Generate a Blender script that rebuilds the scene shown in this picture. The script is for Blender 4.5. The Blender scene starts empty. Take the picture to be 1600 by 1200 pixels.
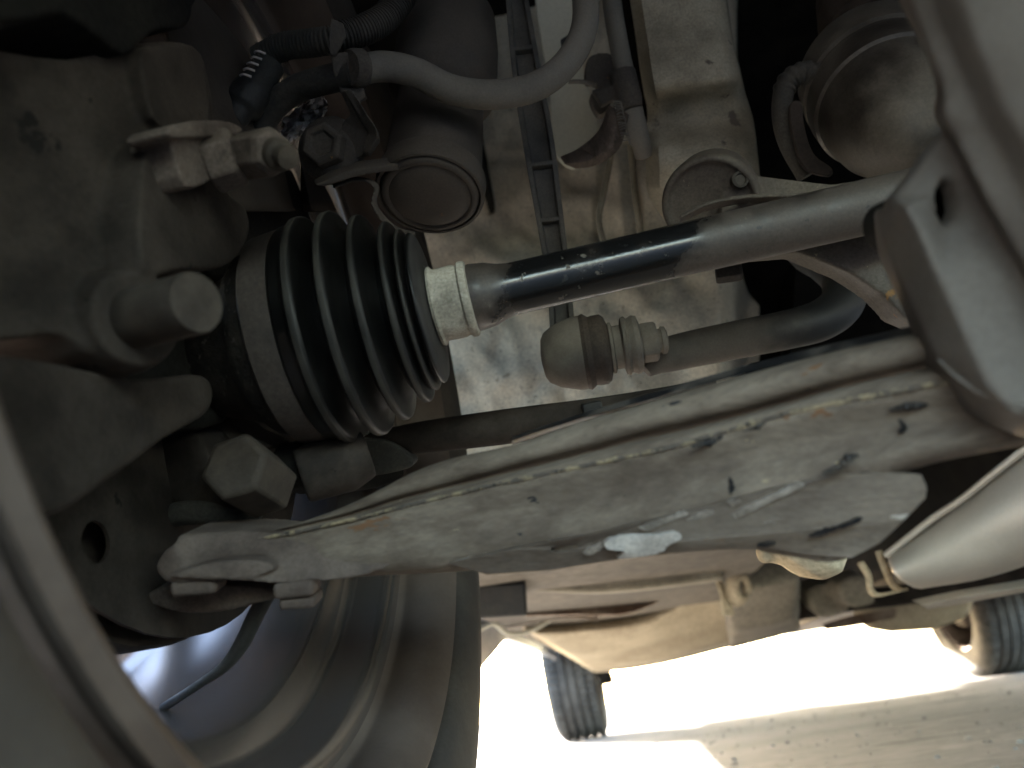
import bpy, bmesh, math, random
from mathutils import Vector, Matrix, noise
import numpy as np
from statistics import NormalDist
random.seed(7)
SC = bpy.context.scene
COL = SC.collection

# ---------------------------------------------------------------- camera, sky, sun, exposure
F = 1155.0
def _ray(p): return Vector(((p[0]-800)/F, -(p[1]-600)/F, -1.0))
_v = _ray((1005, 1090)); _h = _ray((1635, 990))
_y = _v.normalized(); _z = _h.cross(_v).normalized(); _x = _y.cross(_z)
RW = Matrix((_x, _y, _z))                      # camera -> world
CAMLOC = Vector((0, 0, 0.12))
cam = bpy.data.cameras.new('camera'); camo = bpy.data.objects.new('camera', cam); COL.objects.link(camo)
cam.sensor_width = 36.0; cam.lens = F/1600*36.0
cam.clip_start = 0.005; cam.clip_end = 2000
camo.matrix_world = Matrix.Translation(CAMLOC) @ RW.to_4x4()
cam.dof.use_dof = True; cam.dof.focus_distance = 0.36; cam.dof.aperture_fstop = 8.5
SC.camera = camo

SUN_EL, SUN_AZ = math.radians(17), math.radians(25)      # low sun behind the car, slightly to its left
w = bpy.data.worlds.new('World'); SC.world = w; w.use_nodes = True
nt = w.node_tree; bg = nt.nodes['Background']
sky = nt.nodes.new('ShaderNodeTexSky'); sky.sky_type = 'NISHITA'; sky.sun_disc = False
sky.sun_elevation = SUN_EL; sky.sun_rotation = -SUN_AZ
sky.dust_density = 1.8; sky.ozone_density = 1.4
nt.links.new(sky.outputs[0], bg.inputs[0]); bg.inputs[1].default_value = 0.15
sun = bpy.data.lights.new('sun', 'SUN'); suno = bpy.data.objects.new('sun', sun); COL.objects.link(suno)
sun.energy = 4.0; sun.angle = math.radians(0.5); sun.color = (1, .94, .85)
sdir = Vector((-math.sin(SUN_AZ)*math.cos(SUN_EL), math.cos(SUN_AZ)*math.cos(SUN_EL), math.sin(SUN_EL)))
suno.rotation_euler = sdir.to_track_quat('Z', 'Y').to_euler()
SC.view_settings.view_transform = 'Standard'; SC.view_settings.look = 'None'
SC.view_settings.exposure = 4.3; SC.view_settings.gamma = 1.0
SC.cycles.max_bounces = 10; SC.cycles.diffuse_bounces = 6; SC.cycles.glossy_bounces = 4
SC.cycles.use_denoising = True; SC.cycles.caustics_reflective = False; SC.cycles.caustics_refractive = False

# ---------------------------------------------------------------- helpers
def wdir(x, y): return RW @ _ray((x, y))
def p(x, y, d): return CAMLOC + wdir(x, y)*d             # point seen at (x,y), d metres in front of the lens plane
def pX(x, y, X): r = wdir(x, y); return CAMLOC + r*((X-CAMLOC.x)/r.x)
def pY(x, y, Y): r = wdir(x, y); return CAMLOC + r*((Y-CAMLOC.y)/r.y)
def pZ(x, y, Z): r = wdir(x, y); return CAMLOC + r*((Z-CAMLOC.z)/r.z)
FWD = RW @ Vector((0, 0, -1)); UPV = RW @ Vector((0, 1, 0)); RGT = RW @ Vector((1, 0, 0))
def to_px(q):
    c = RW.transposed() @ (Vector(q)-CAMLOC); return (800+F*c.x/-c.z, 600-F*c.y/-c.z, -c.z)
def m(px, d): return px/F*d                              # a length in photo pixels at depth d, in metres

def crv(pts, n):
    """Catmull-Rom through tuples of any size, n samples spread by length."""
    a = np.array([list(q) for q in pts], float)
    if len(a) == 2:
        t = np.linspace(0, 1, n)[:, None]; return a[0]*(1-t)+a[1]*t
    e = np.vstack([2*a[0]-a[1], a, 2*a[-1]-a[-2]])
    out = []
    for i in range(len(a)-1):
        p0, p1, p2, p3 = e[i], e[i+1], e[i+2], e[i+3]
        for t in np.linspace(0, 1, 24, endpoint=False):
            out.append(.5*((2*p1)+(p2-p0)*t+(2*p0-5*p1+4*p2-p3)*t*t+(-p0+3*p1-3*p2+p3)*t**3))
    out.append(a[-1]); out = np.array(out)
    L = np.concatenate([[0], np.cumsum(np.linalg.norm(np.diff(out, axis=0), axis=1))])
    s = np.linspace(0, L[-1], n)
    return np.array([[np.interp(v, L, out[:, k]) for k in range(out.shape[1])] for v in s])

def origin_of(par):
    o = Vector((0, 0, 0))
    while par is not None: o = o + par.location; par = par.parent
    return o
def mesh(name, verts, faces, mat, parent=None, sharp=40, bevel=0, seg=2, base=None, sub=0):
    L = origin_of(parent) if parent is not None else (Vector(base) if base is not None else Vector((0, 0, 0)))
    me = bpy.data.meshes.new(name)
    me.from_pydata([tuple(Vector(v)-L) for v in verts], [], [tuple(f) for f in faces])
    bm = bmesh.new(); bm.from_mesh(me); bmesh.ops.recalc_face_normals(bm, faces=bm.faces); bm.to_mesh(me); bm.free()
    for q in me.polygons: q.use_smooth = True
    if sharp and sharp < 179: me.set_sharp_from_angle(angle=math.radians(sharp))
    me.materials.append(mat)
    o = bpy.data.objects.new(name, me); COL.objects.link(o)
    if parent is not None: o.parent = parent
    else: o.location = L
    if bevel:
        b = o.modifiers.new('bevel', 'BEVEL'); b.width = bevel; b.segments = seg; b.limit_method = 'ANGLE'; b.angle_limit = math.radians(35)
        b.harden_normals = False
    if sub:
        s = o.modifiers.new('sub', 'SUBSURF'); s.levels = sub; s.render_levels = sub
    return o
def tag(o, label=None, cat=None, group=None, kind=None):
    if label: o['label'] = label
    if cat: o['category'] = cat
    if group: o['group'] = group
    if kind: o['kind'] = kind
    return o
def thing(name, loc, label, cat, group=None):
    o = bpy.data.objects.new(name, None); COL.objects.link(o); o.location = loc; o.empty_display_size = .02
    return tag(o, label, cat, group)

def frame_of(axis):
    a = Vector(axis).normalized()
    u = a.cross(Vector((0.123, .23, .97)))
    if u.length < .2: u = a.cross(Vector((1, 0, 0)))
    u.normalize(); return a, u, a.cross(u).normalized()
def g_lathe(P0, axis, prof, n=48, a0=0, arc=2*math.pi, mod=None):
    a, u, v_ = frame_of(axis); P0 = Vector(P0)
    V, Fc = [], []
    for (t, r) in prof:
        for k in range(n):
            th = a0+arc*k/n
            rr = r if mod is None else mod(t, r, th)
            V.append(P0+a*t+(u*math.cos(th)+v_*math.sin(th))*rr)
    for i in range(len(prof)-1):
        for k in range(n):
            k2 = (k+1) % n
            Fc.append((i*n+k, i*n+k2, (i+1)*n+k2, (i+1)*n+k))
    if prof[0][1] > 1e-6: Fc.append(tuple(range(n-1, -1, -1)))
    if prof[-1][1] > 1e-6: Fc.append(tuple((len(prof)-1)*n+k for k in range(n)))
    return V, Fc
def lathe(name, P0, axis, prof, mat, parent=None, n=48, open_=False, closed_loop=False, mod=None, **kw):
    prof = [(t, max(r, 1e-7)) for t, r in prof]
    V, Fc = g_lathe(P0, axis, prof, n, mod=mod)
    if open_: Fc = [f for f in Fc if len(f) == 4]
    if closed_loop:
        Fc = [f for f in Fc if len(f) == 4]
        L = (len(prof)-1)*n
        for k in range(n): Fc.append((L+k, L+(k+1) % n, (k+1) % n, k))
    return mesh(name, V, Fc, mat, parent, **kw)
def g_tube(pts, rad, n=16, seg=64, mod=None, flat=None):
    """pts: list of world points; rad: one radius or one per point"""
    r = [rad]*len(pts) if not isinstance(rad, (list, tuple)) else list(rad)
    c = crv([tuple(q)+(r[i],) for i, q in enumerate(pts)], seg)
    P = [Vector(q[:3]) for q in c]; R = [q[3] for q in c]
    V, Fc = [], []
    T = (P[1]-P[0]).normalized(); _, u, _2 = frame_of(T)
    for i in range(seg):
        T = (P[min(i+1, seg-1)]-P[max(i-1, 0)]).normalized()
        u = (u-T*u.dot(T)).normalized(); v_ = T.cross(u)
        rr = R[i] if mod is None else mod(i, R[i])
        for k in range(n):
            th = 2*math.pi*k/n
            V.append(P[i]+(u*math.cos(th)+v_*math.sin(th))*rr)
    for i in range(seg-1):
        for k in range(n):
            k2 = (k+1) % n; Fc.append((i*n+k, i*n+k2, (i+1)*n+k2, (i+1)*n+k))
    Fc.append(tuple(range(n-1, -1, -1))); Fc.append(tuple((seg-1)*n+k for k in range(n)))
    return V, Fc
def tube(name, pts, rad, mat, parent=None, n=16, seg=64, mod=None, **kw):
    V, Fc = g_tube(pts, rad, n, seg, mod)
    return mesh(name, V, Fc, mat, parent, **kw)
def g_loft(rails, n, closed=True, caps=True, wob=0, lin=False):
    S = []
    for r in rails:
        c = crv(r, n)
        S.append([p(*q) for q in c])
    J = len(S); V, Fc = [], []
    for i in range(n):
        for j in range(J):
            q = S[j][i]
            if wob: q = q + FWD*(noise.fractal(q*70, 1.0, 2.0, 4)*wob)
            V.append(q)
    JJ = J if closed else J-1
    for i in range(n-1):
        for j in range(JJ):
            j2 = (j+1) % J; Fc.append((i*J+j, i*J+j2, (i+1)*J+j2, (i+1)*J+j))
    if closed and caps:
        Fc.append(tuple(range(J-1, -1, -1))); Fc.append(tuple((n-1)*J+k for k in range(J)))
    return V, Fc
def loft(name, rails, n, mat, parent=None, closed=True, caps=True, wob=0, thick=0, **kw):
    V, Fc = g_loft(rails, n, closed, caps, wob)
    o = mesh(name, V, Fc, mat, parent, **kw)
    if thick:
        s = o.modifiers.new('thick', 'SOLIDIFY'); s.thickness = thick; s.offset = 0
    return o
def g_plate(outline, thick, holes=(), direction=None):
    """outline: world points of the front face; extruded by thick along direction (default: away from the lens)"""
    direction = (FWD if direction is None else Vector(direction)).normalized()
    bm = bmesh.new(); edges = []
    for lp in [outline]+list(holes):
        vs = [bm.verts.new(q) for q in lp]
        for i in range(len(vs)): edges.append(bm.edges.new((vs[i], vs[(i+1) % len(vs)])))
    bm.verts.index_update()
    bmesh.ops.triangle_fill(bm, use_beauty=True, use_dissolve=False, edges=edges, normal=-direction)
    ret = bmesh.ops.extrude_face_region(bm, geom=bm.faces[:])
    for e in ret['geom']:
        if isinstance(e, bmesh.types.BMVert): e.co += direction*thick
    bm.verts.index_update(); bm.faces.ensure_lookup_table()
    # extrude_face_region drops the originals' faces only when they are interior: keep both sides
    V = [v.co.copy() for v in bm.verts]; Fc = [[v.index for v in f.verts] for f in bm.faces]
    have = {tuple(sorted(f)) for f in map(tuple, Fc)}
    bm.free()
    # make sure there are two caps
    n0 = len(outline)+sum(len(h) for h in holes)
    front = [f for f in Fc if all(i < n0 for i in f)]; back = [f for f in Fc if all(i >= n0 for i in f)]
    if not front: Fc += [[i-n0 for i in f] for f in back]
    if not back: Fc += [[i+n0 for i in f] for f in front]
    return V, Fc
def plate(name, outline, thick, mat, parent=None, holes=(), direction=None, bevel=0, **kw):
    V, Fc = g_plate([p(*q) if len(q) == 3 and not isinstance(q, Vector) else q for q in outline], thick,
                    [[p(*q) if not isinstance(q, Vector) else q for q in h] for h in holes], direction)
    return mesh(name, V, Fc, mat, parent, bevel=bevel, **kw)
def rnd(poly, k=4):
    """round a closed pixel outline (x,y,d) with a closed Catmull-Rom"""
    a = [np.array(q, float) for q in poly]; N = len(a); out = []
    for i in range(N):
        p0, p1, p2, p3 = a[i-1], a[i], a[(i+1) % N], a[(i+2) % N]
        for t in np.linspace(0, 1, k, endpoint=False):
            out.append(tuple(.5*((2*p1)+(p2-p0)*t+(2*p0-5*p1+4*p2-p3)*t*t+(-p0+3*p1-3*p2+p3)*t**3)))
    return out
def ell(cx, cy, rx, ry, d, n=20, rot=0):
    return [(cx+rx*math.cos(t)*math.cos(rot)-ry*math.sin(t)*math.sin(rot), cy+rx*math.cos(t)*math.sin(rot)+ry*math.sin(t)*math.cos(rot), d)
            for t in [2*math.pi*k/n for k in range(n)]]
def casting(name, pieces, mat, parent=None, voxel=.0012, smooth=8, **kw):
    """one continuous cast or moulded body grown together from closed pieces"""
    V, Fc = [], []
    for v, f in pieces:
        b = len(V); V += v; Fc += [tuple(i+b for i in q) for q in f]
    o = mesh(name, V, Fc, mat, parent, sharp=0, **kw)
    r = o.modifiers.new('remesh', 'REMESH'); r.mode = 'VOXEL'; r.voxel_size = voxel; r.use_smooth_shade = True
    if smooth:
        s = o.modifiers.new('smooth', 'SMOOTH'); s.factor = .5; s.iterations = smooth
    return o
def box_pts(c, ax, ay, az):
    c = Vector(c); V = []
    for sz in (-1, 1):
        for sx, sy in ((-1, -1), (1, -1), (1, 1), (-1, 1)):
            V.append(c+ax*sx+ay*sy+az*sz)
    return V, [(3, 2, 1, 0), (4, 5, 6, 7), (0, 1, 5, 4), (1, 2, 6, 5), (2, 3, 7, 6), (3, 0, 4, 7)]
def box(name, c, size, mat, parent=None, rot=None, bevel=0, **kw):
    R = rot or Matrix.Identity(3)
    V, Fc = box_pts(c, R @ Vector((size[0]/2, 0, 0)), R @ Vector((0, size[1]/2, 0)), R @ Vector((0, 0, size[2]/2)))
    return mesh(name, V, Fc, mat, parent, bevel=bevel, **kw)
def hexa(name, P0, P1, r, mat, parent=None, a0=0, cham=.12, **kw):
    P0 = Vector(P0); P1 = Vector(P1); ax = P1-P0; L = ax.length
    prof = [(0, r*.9), (L*cham, r), (L*(1-cham), r), (L, r*.86)]
    V, Fc = g_lathe(P0, ax, prof, 6, a0=a0)
    return mesh(name, V, Fc, mat, parent, sharp=20, bevel=r*.07, **kw)

# ---------------------------------------------------------------- materials
def lin(c):
    return tuple(((x/255)/12.92 if x/255 <= .04045 else ((x/255+.055)/1.055)**2.4) for x in c)+(1,)
def grime(name, base, dust, amt=.5, scale=30, fine=420, rough=.75, metal=0.0, bump=.25, spots=(), drough=.9, stretch=(1, 1, 1), contrast=.18, fvar=.35, clear=None, spec=.3):
    """dusty, worn surface: base coat, dust in soft clouds, fine grain, optional coloured spots [(rgb, scale, cover, roughness)]"""
    ma = bpy.data.materials.new(name); ma.use_nodes = True
    n = ma.node_tree.nodes; l = ma.node_tree.links; b = n['Principled BSDF']
    tc = n.new('ShaderNodeTexCoord'); mp = n.new('ShaderNodeMapping'); mp.inputs['Scale'].default_value = stretch
    l.new(tc.outputs['Object'], mp.inputs['Vector'])
    def nz(sc, det, ro=.6, off=0):
        t = n.new('ShaderNodeTexNoise'); t.inputs['Scale'].default_value = sc; t.inputs['Detail'].default_value = det; t.inputs['Roughness'].default_value = ro
        if off:
            a = n.new('ShaderNodeVectorMath'); a.operation = 'ADD'; a.inputs[1].default_value = (off, off*1.7, -off)
            l.new(mp.outputs[0], a.inputs[0]); l.new(a.outputs[0], t.inputs['Vector'])
        else: l.new(mp.outputs[0], t.inputs['Vector'])
        return t
    def ramp(src, lo, hi):
        r = n.new('ShaderNodeMapRange'); r.inputs['From Min'].default_value = lo; r.inputs['From Max'].default_value = hi; r.interpolation_type = 'SMOOTHSTEP'
        l.new(src, r.inputs['Value']); return r
    n1 = nz(scale, 5); c = .5+(.5-amt)*.5
    m1 = ramp(n1.outputs[0], c-contrast, c+contrast)
    if clear:                                            # dust rubbed off around one place on the object
        cs = n.new('ShaderNodeVectorMath'); cs.operation = 'DISTANCE'; cs.inputs[1].default_value = clear[0]; l.new(tc.outputs['Object'], cs.inputs[0])
        cr = n.new('ShaderNodeMapRange'); cr.inputs['From Min'].default_value = clear[1]; cr.inputs['From Max'].default_value = clear[2]; cr.interpolation_type = 'SMOOTHSTEP'
        l.new(cs.outputs['Value'], cr.inputs['Value'])
        ca_ = n.new('ShaderNodeMath'); ca_.operation = 'MULTIPLY_ADD'; ca_.inputs[1].default_value = .42; ca_.inputs[2].default_value = -.30
        l.new(cr.outputs[0], ca_.inputs[0])
        ad0 = n.new('ShaderNodeMath'); ad0.operation = 'ADD'; l.new(n1.outputs[0], ad0.inputs[0]); l.new(ca_.outputs[0], ad0.inputs[1])
        m1 = ramp(ad0.outputs[0], c-contrast, c+contrast)
    mix = n.new('ShaderNodeMix'); mix.data_type = 'RGBA'
    mix.inputs[6].default_value = (*base, 1) if len(base) == 3 else base; mix.inputs[7].default_value = (*dust, 1) if len(dust) == 3 else dust
    l.new(m1.outputs[0], mix.inputs[0])
    n2 = nz(fine, 3, .7)
    v2 = n.new('ShaderNodeMapRange'); v2.inputs['From Min'].default_value = .25; v2.inputs['From Max'].default_value = .75
    v2.inputs['To Min'].default_value = 1-fvar; v2.inputs['To Max'].default_value = 1+fvar; l.new(n2.outputs[0], v2.inputs[0])
    mul = n.new('ShaderNodeMix'); mul.data_type = 'RGBA'; mul.blend_type = 'MULTIPLY'; mul.inputs[0].default_value = 1
    l.new(mix.outputs[2], mul.inputs[6]); l.new(v2.outputs[0], mul.inputs[7])
    col = mul.outputs[2]
    rr = n.new('ShaderNodeMapRange'); rr.inputs['To Min'].default_value = rough; rr.inputs['To Max'].default_value = drough
    l.new(m1.outputs[0], rr.inputs[0]); rgh = rr.outputs[0]
    mt = n.new('ShaderNodeMapRange'); mt.inputs['To Min'].default_value = metal; mt.inputs['To Max'].default_value = metal if 'wheel_paint' in name else 0; l.new(m1.outputs[0], mt.inputs[0])
    for k, (rgb, sc, cover, ro) in enumerate(spots):
        s = nz(sc, 4, .65, 3.1+k*5)
        th_ = .5+.125*NormalDist().inv_cdf(1-cover*.4); ms = ramp(s.outputs[0], th_-.02, th_+.02)
        mx = n.new('ShaderNodeMix'); mx.data_type = 'RGBA'; mx.inputs[7].default_value = (*rgb, 1) if len(rgb) == 3 else rgb
        l.new(ms.outputs[0], mx.inputs[0]); l.new(col, mx.inputs[6]); col = mx.outputs[2]
        mr = n.new('ShaderNodeMix'); mr.data_type = 'FLOAT'; mr.inputs[3].default_value = ro
        l.new(ms.outputs[0], mr.inputs[0]); l.new(rgh, mr.inputs[2]); rgh = mr.outputs[0]
    b.inputs['Specular IOR Level'].default_value = spec
    l.new(col, b.inputs['Base Color']); l.new(rgh, b.inputs['Roughness']); l.new(mt.outputs[0], b.inputs['Metallic'])
    if bump:
        ad = n.new('ShaderNodeMath'); ad.operation = 'MULTIPLY_ADD'; ad.inputs[1].default_value = .35
        l.new(n2.outputs[0], ad.inputs[0]); l.new(n1.outputs[0], ad.inputs[2])
        bp = n.new('ShaderNodeBump'); bp.inputs['Strength'].default_value = bump; bp.inputs['Distance'].default_value = .0015
        l.new(ad.outputs[0], bp.inputs['Height']); l.new(bp.outputs[0], b.inputs['Normal'])
    return ma

M = {}
M['cast'] = grime('dusty_cast_iron', (.016, .0125, .0105), (.046, .037, .031), .5, 28, 500, .75, fvar=.18, bump=.3, spec=.15, spots=(((.010, .0085, .0075), 60, .2, .8),))
M['cast_warm'] = grime('rust_dusted_steel', (.062, .047, .040), (.125, .099, .083), .55, 60, 700, .75, bump=.35, spec=.2)
M['bolt'] = grime('dusty_bolt_steel', (.034, .027, .022), (.062, .050, .040), .5, 80, 900, .7, .1, fvar=.15, spec=.2)
M['black'] = grime('black_plastic', (.012, .012, .012), (.035, .034, .03), .4, 40, 600, .5)
M['deep'] = grime('dark_metal_and_shade', (.009, .0082, .0075), (.018, .0165, .014), .4, 20, 300, .9, spec=.1)  # near-black metal; also stands in for shade in a gap and a hole
M['boot'] = grime('black_boot_rubber', (.003, .003, .003), (.007, .0065, .006), .45, 30, 500, .36, drough=.5, bump=.06, fvar=.12, spec=.28)
M['crest'] = grime('dust_greyed_rubber', (.016, .015, .0135), (.038, .035, .030), .5, 40, 500, .5, drough=.75, bump=.08, fvar=.15, spec=.25)
M['boot_face'] = grime('dust_filmed_boot_rubber', (.022, .020, .020), (.035, .032, .031), .6, 35, 700, .5, drough=.6, bump=.05, fvar=.2)
M['cup'] = grime('pitted_joint_steel', (.009, .007, .006), (.024, .019, .015), .45, 90, 300, .8, bump=.7, spec=.2, spots=(((.05, .043, .036), 260, .33, .9),))
M['band'] = grime('dusty_clamp_steel', (.028, .022, .019), (.055, .044, .038), .55, 40, 500, .6, .3)
M['clampdust'] = grime('pale_dusted_clamp', (.16, .145, .12), (.42, .39, .33), .6, 55, 800, .7, .2)
M['shaft'] = grime('worn_black_shaft_paint', (.007, .007, .0075), (.058, .047, .040), .55, 45, 900, .15, drough=.6, bump=.08, contrast=.16, spec=.5, clear=(tuple((p(915, 426, .318)-p(668, 482, .318))), .0, .08), spots=(((.10, .088, .074), 170, .22, .8), ((.012, .012, .012), 160, .2, .4)))
M['hose'] = grime('grey_dusted_rubber_hose', (.10, .09, .078), (.155, .142, .12), .55, 25, 900, .75, bump=.12, fvar=.15)
M['rubber'] = grime('dark_rubber', (.02, .019, .017), (.06, .055, .046), .45, 30, 700, .7, bump=.2)
M['strut'] = grime('dusty_strut_paint', (.044, .037, .031), (.080, .068, .057), .5, 24, 800, .6, bump=.15, fvar=.2, spots=(((.15, .085, .035), 70, .08, .9),))
M['bracket'] = grime('rust_flecked_bracket', (.032, .027, .023), (.065, .056, .047), .5, 35, 700, .65, bump=.2, spots=(((.22, .12, .035), 90, .15, .9),))
M['felt'] = grime('sandy_felt_panel', (.56, .495, .385), (.64, .58, .465), .55, 18, 420, .95, bump=1.0, spots=(((.08, .065, .05), 30, .05, .95), ((.25, .21, .155), 260, .30, .95), ((.36, .31, .235), 60, .2, .95)))
M['paint'] = grime('dusty_cream_body_paint', (.40, .365, .285), (.52, .475, .375), .5, 14, 500, .6, bump=.12, spots=(((.20, .165, .12), 45, .25, .9),))
M['white'] = grime('pale_liner_plastic', (.46, .45, .37), (.56, .545, .45), .5, 10, 400, .5, bump=.05, fvar=.1)
M['rail'] = grime('dusty_frame_steel', (.20, .175, .13), (.36, .325, .25), .5, 22, 700, .7, bump=.2, spots=(((.10, .085, .07), 38, .27, .85),))
M['link'] = grime('dusty_black_link_plastic', (.035, .034, .032), (.095, .089, .078), .5, 45, 900, .55, bump=.1)
M['linkdust'] = grime('taupe_dusted_joint', (.125, .108, .092), (.20, .175, .148), .6, 50, 900, .85, bump=.15, fvar=.15, spots=(((.06, .05, .042), 90, .20, .9),))
M['brownrubber'] = grime('brown_joint_rubber', (.045, .034, .028), (.075, .058, .047), .5, 50, 700, .7, bump=.1)
M['bar'] = grime('dusty_black_bar', (.014, .014, .015), (.125, .11, .094), .5, 20, 900, .5, drough=.85, bump=.1, contrast=.22, fvar=.15, clear=(tuple(p(1290, 470, .455)-p(1150, 530, .44)), .01, .085))
M['arm'] = grime('mud_dusted_control_arm', (.088, .067, .052), (.215, .176, .138), .5, 60, 600, .75, bump=.5, stretch=(.3, 1, 1), fvar=.22, contrast=.22, spec=.2,
                 spots=(((.30, .24, .155), 190, .18, .9), ((.020, .020, .022), 150, .14, .6), ((.15, .08, .042), 90, .16, .9)))
M['armdust'] = grime('scuffed_arm_underside', (.092, .072, .058), (.20, .166, .134), .5, 45, 700, .7, bump=.6, stretch=(.3, 1, 1), fvar=.22, spec=.1, contrast=.24,
                     spots=(((.40, .37, .33), 110, .30, .6), ((.045, .038, .033), 120, .22, .8), ((.15, .08, .042), 90, .12, .9)))
M['patch'] = grime('bare_scraped_metal', (.40, .37, .34), (.58, .55, .51), .5, 90, 900, .55, bump=.2)
M['edge'] = grime('chipped_black_edge', (.010, .010, .011), (.075, .064, .054), .42, 90, 600, .5, bump=.3, contrast=.10, stretch=(.5, 1, 1))
M['weld'] = grime('tan_crusted_weld', (.085, .070, .058), (.26, .205, .13), .45, 160, 700, .85, bump=.5, contrast=.08, spots=(((.025, .023, .022), 190, .5, .8),))
M['joint'] = grime('rosy_dusted_joint_plate', (.066, .049, .041), (.125, .098, .082), .55, 60, 800, .75, bump=.4, fvar=.2, spec=.2)
M['subframe'] = grime('dusty_subframe_paint', (.080, .067, .057), (.135, .117, .10), .5, 16, 500, .6, drough=.75, bump=.12, fvar=.10, spots=(((.05, .042, .037), 40, .15, .8),))
M['brownplate'] = grime('brown_filmed_plate', (.055, .045, .039), (.105, .092, .076), .5, 25, 700, .6, bump=.15, spots=(((.22, .19, .13), 160, .14, .9), ((.2, .11, .045), 60, .12, .9)))
M['dome'] = grime('oily_dusted_dome', (.045, .039, .033), (.11, .098, .08), .5, 26, 600, .28, .35, drough=.65, bump=.25, fvar=.2)
M['rim'] = grime('dark_wheel_paint', (.38, .33, .305), (.42, .37, .34), .5, 12, 500, .19, .9, drough=.23, bump=.02, fvar=.05, contrast=.4, spec=.6, spots=(((.03, .026, .024), 210, .02, .6),))
M['lip'] = grime('dust_browned_rim_flange', (.060, .044, .036), (.098, .076, .063), .5, 14, 500, .5, .1, bump=.05, fvar=.06, spec=.08)
M['shieldbrown'] = grime('brown_dusted_shield', (.026, .0205, .0165), (.048, .039, .032), .5, 20, 500, .7, bump=.12, fvar=.15, spec=.2)
M['scuff'] = grime('dull_scuffed_metal', (.17, .145, .12), (.33, .29, .25), .5, 160, 900, .65, bump=.3, contrast=.14)
M['tyre'] = grime('dusty_tyre_rubber', (.034, .029, .0255), (.058, .050, .043), .5, 16, 400, .85, bump=.12, fvar=.12, spec=.12)
M['tyrefar'] = grime('grey_dusty_tread', (.045, .042, .039), (.10, .094, .086), .5, 8, 60, .85, bump=.2)
M['silver'] = grime('aluminised_muffler_steel', (.46, .43, .385), (.52, .485, .435), .45, 8, 300, .5, .35, drough=.6, bump=.03, fvar=.05, spots=(((.12, .10, .08), 90, .04, .7),))
M['sand'] = grime('sand_dusted_tank', (.36, .30, .21), (.50, .43, .31), .5, 7, 160, .95, bump=.3)
M['sandgrey'] = grime('grey_dusted_tank_plastic', (.17, .15, .12), (.27, .24, .19), .5, 6, 120, .9, bump=.3)
M['rust'] = grime('rusty_floor_seam', (.16, .10, .065), (.36, .29, .22), .5, 20, 200, .8, bump=.4)
M['floor'] = grime('dusty_floor_pan', (.12, .105, .085), (.20, .175, .14), .5, 4, 60, .85, bump=.3)
M['shell'] = grime('silver_body_paint', (.35, .35, .35), (.4, .4, .39), .3, 2, 60, .3, .3)
M['glass'] = grime('tinted_glass', (.02, .025, .025), (.03, .03, .03), .2, 2, 30, .08, drough=.12, bump=0)
M['film'] = grime('crumpled_clear_film', (.30, .27, .26), (.50, .46, .44), .5, 60, 700, .15, .1, drough=.25, bump=.3, spec=.6)
M['bristle'] = grime('brown_bristle', (.055, .040, .030), (.13, .10, .08), .5, 120, 900, .7, stretch=(1, 1, .1))
M['gravelm'] = grime('mixed_grit', (.07, .062, .054), (.30, .275, .24), .5, 40, 400, .9)
M['groundm'] = grime('dusty_concrete', (.125, .115, .104), (.215, .198, .178), .5, 1.6, 60, .9, bump=.9, stretch=(.35, 1.5, 1), fvar=.5, spots=(((.06, .053, .047), 7, .4, .9), ((.08, .072, .064), 55, .3, .9), ((.36, .335, .30), 80, .15, .9)))

# ---------------------------------------------------------------- ground
g = mesh('ground', [(-600, -600, 0), (600, -600, 0), (600, 600, 0), (-600, 600, 0)], [(0, 1, 2, 3)], M['groundm'])
tag(g, kind='structure')

rg_ = random.Random(3); V, Fc = [], []
for k in range(900):
    Y = .75+1.9*rg_.random()**1.3; X = -.1+1.6*rg_.random(); r = .0012+.0045*rg_.random()**3
    b = len(V); ph = rg_.random()*6
    for a in range(5): V.append((X+r*math.cos(ph+a*1.257)*(.7+.6*rg_.random()), Y+r*math.sin(ph+a*1.257)*(.7+.6*rg_.random()), 0.0))
    for a in range(5): V.append((X+.6*r*math.cos(ph+a*1.257), Y+.6*r*math.sin(ph+a*1.257), r*(.6+.4*rg_.random())))
    for a in range(5): Fc.append((b+a, b+(a+1) % 5, b+5+(a+1) % 5, b+5+a))
    Fc.append(tuple(range(b+5, b+10)))
tag(mesh('gravel', V, Fc, M['gravelm'], sharp=20), 'loose grit scattered on the concrete under the car', 'gravel', kind='stuff')
# ---------------------------------------------------------------- the car's body shell
car = thing('car_body', (.65, 1.6, 0), 'dusty car body with cream bulkhead panel, upright frame rail and floor pan', 'car body')
# bulkhead: felt-covered wall behind the wheel, built as a relief sheet on the plane Y=.62
def bulk_relief(x, y):
    q = Vector((x*.012, y*.012, 0))
    z = noise.fractal(q, 1.0, 2.0, 5)*.010
    for (cx, cy, s, a) in ((800, 335, 45, -.012), (885, 320, 40, -.006), (790, 590, 28, .008), (915, 600, 60, .004), (870, 545, 30, -.006), (820, 400, 40, .006), (740, 560, 40, .006), (1010, 470, 60, .006)):
        z += a*math.exp(-((x-cx)**2+(y-cy)**2)/(2*s*s))
    yseam = 250-(x-745)*.07
    z -= .006*math.exp(-((y-yseam)/4)**2) if x < 960 else 0
    if x > 930:                                           # pressed ribs at the right
        f = min(1, max(0, (430-y)/80))
        for cx, a in ((945, -.010), (990, -.012), (965, .006)):
            xs = cx+(y-240)*(-.10 if cx < 960 else .08)
            z += f*a*math.exp(-((x-xs)/7)**2)
    if x > 1125: z -= min(.10, (x-1125)*.0016)
    return z
V, Fc = [], []; NX, NY = 110, 110
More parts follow.
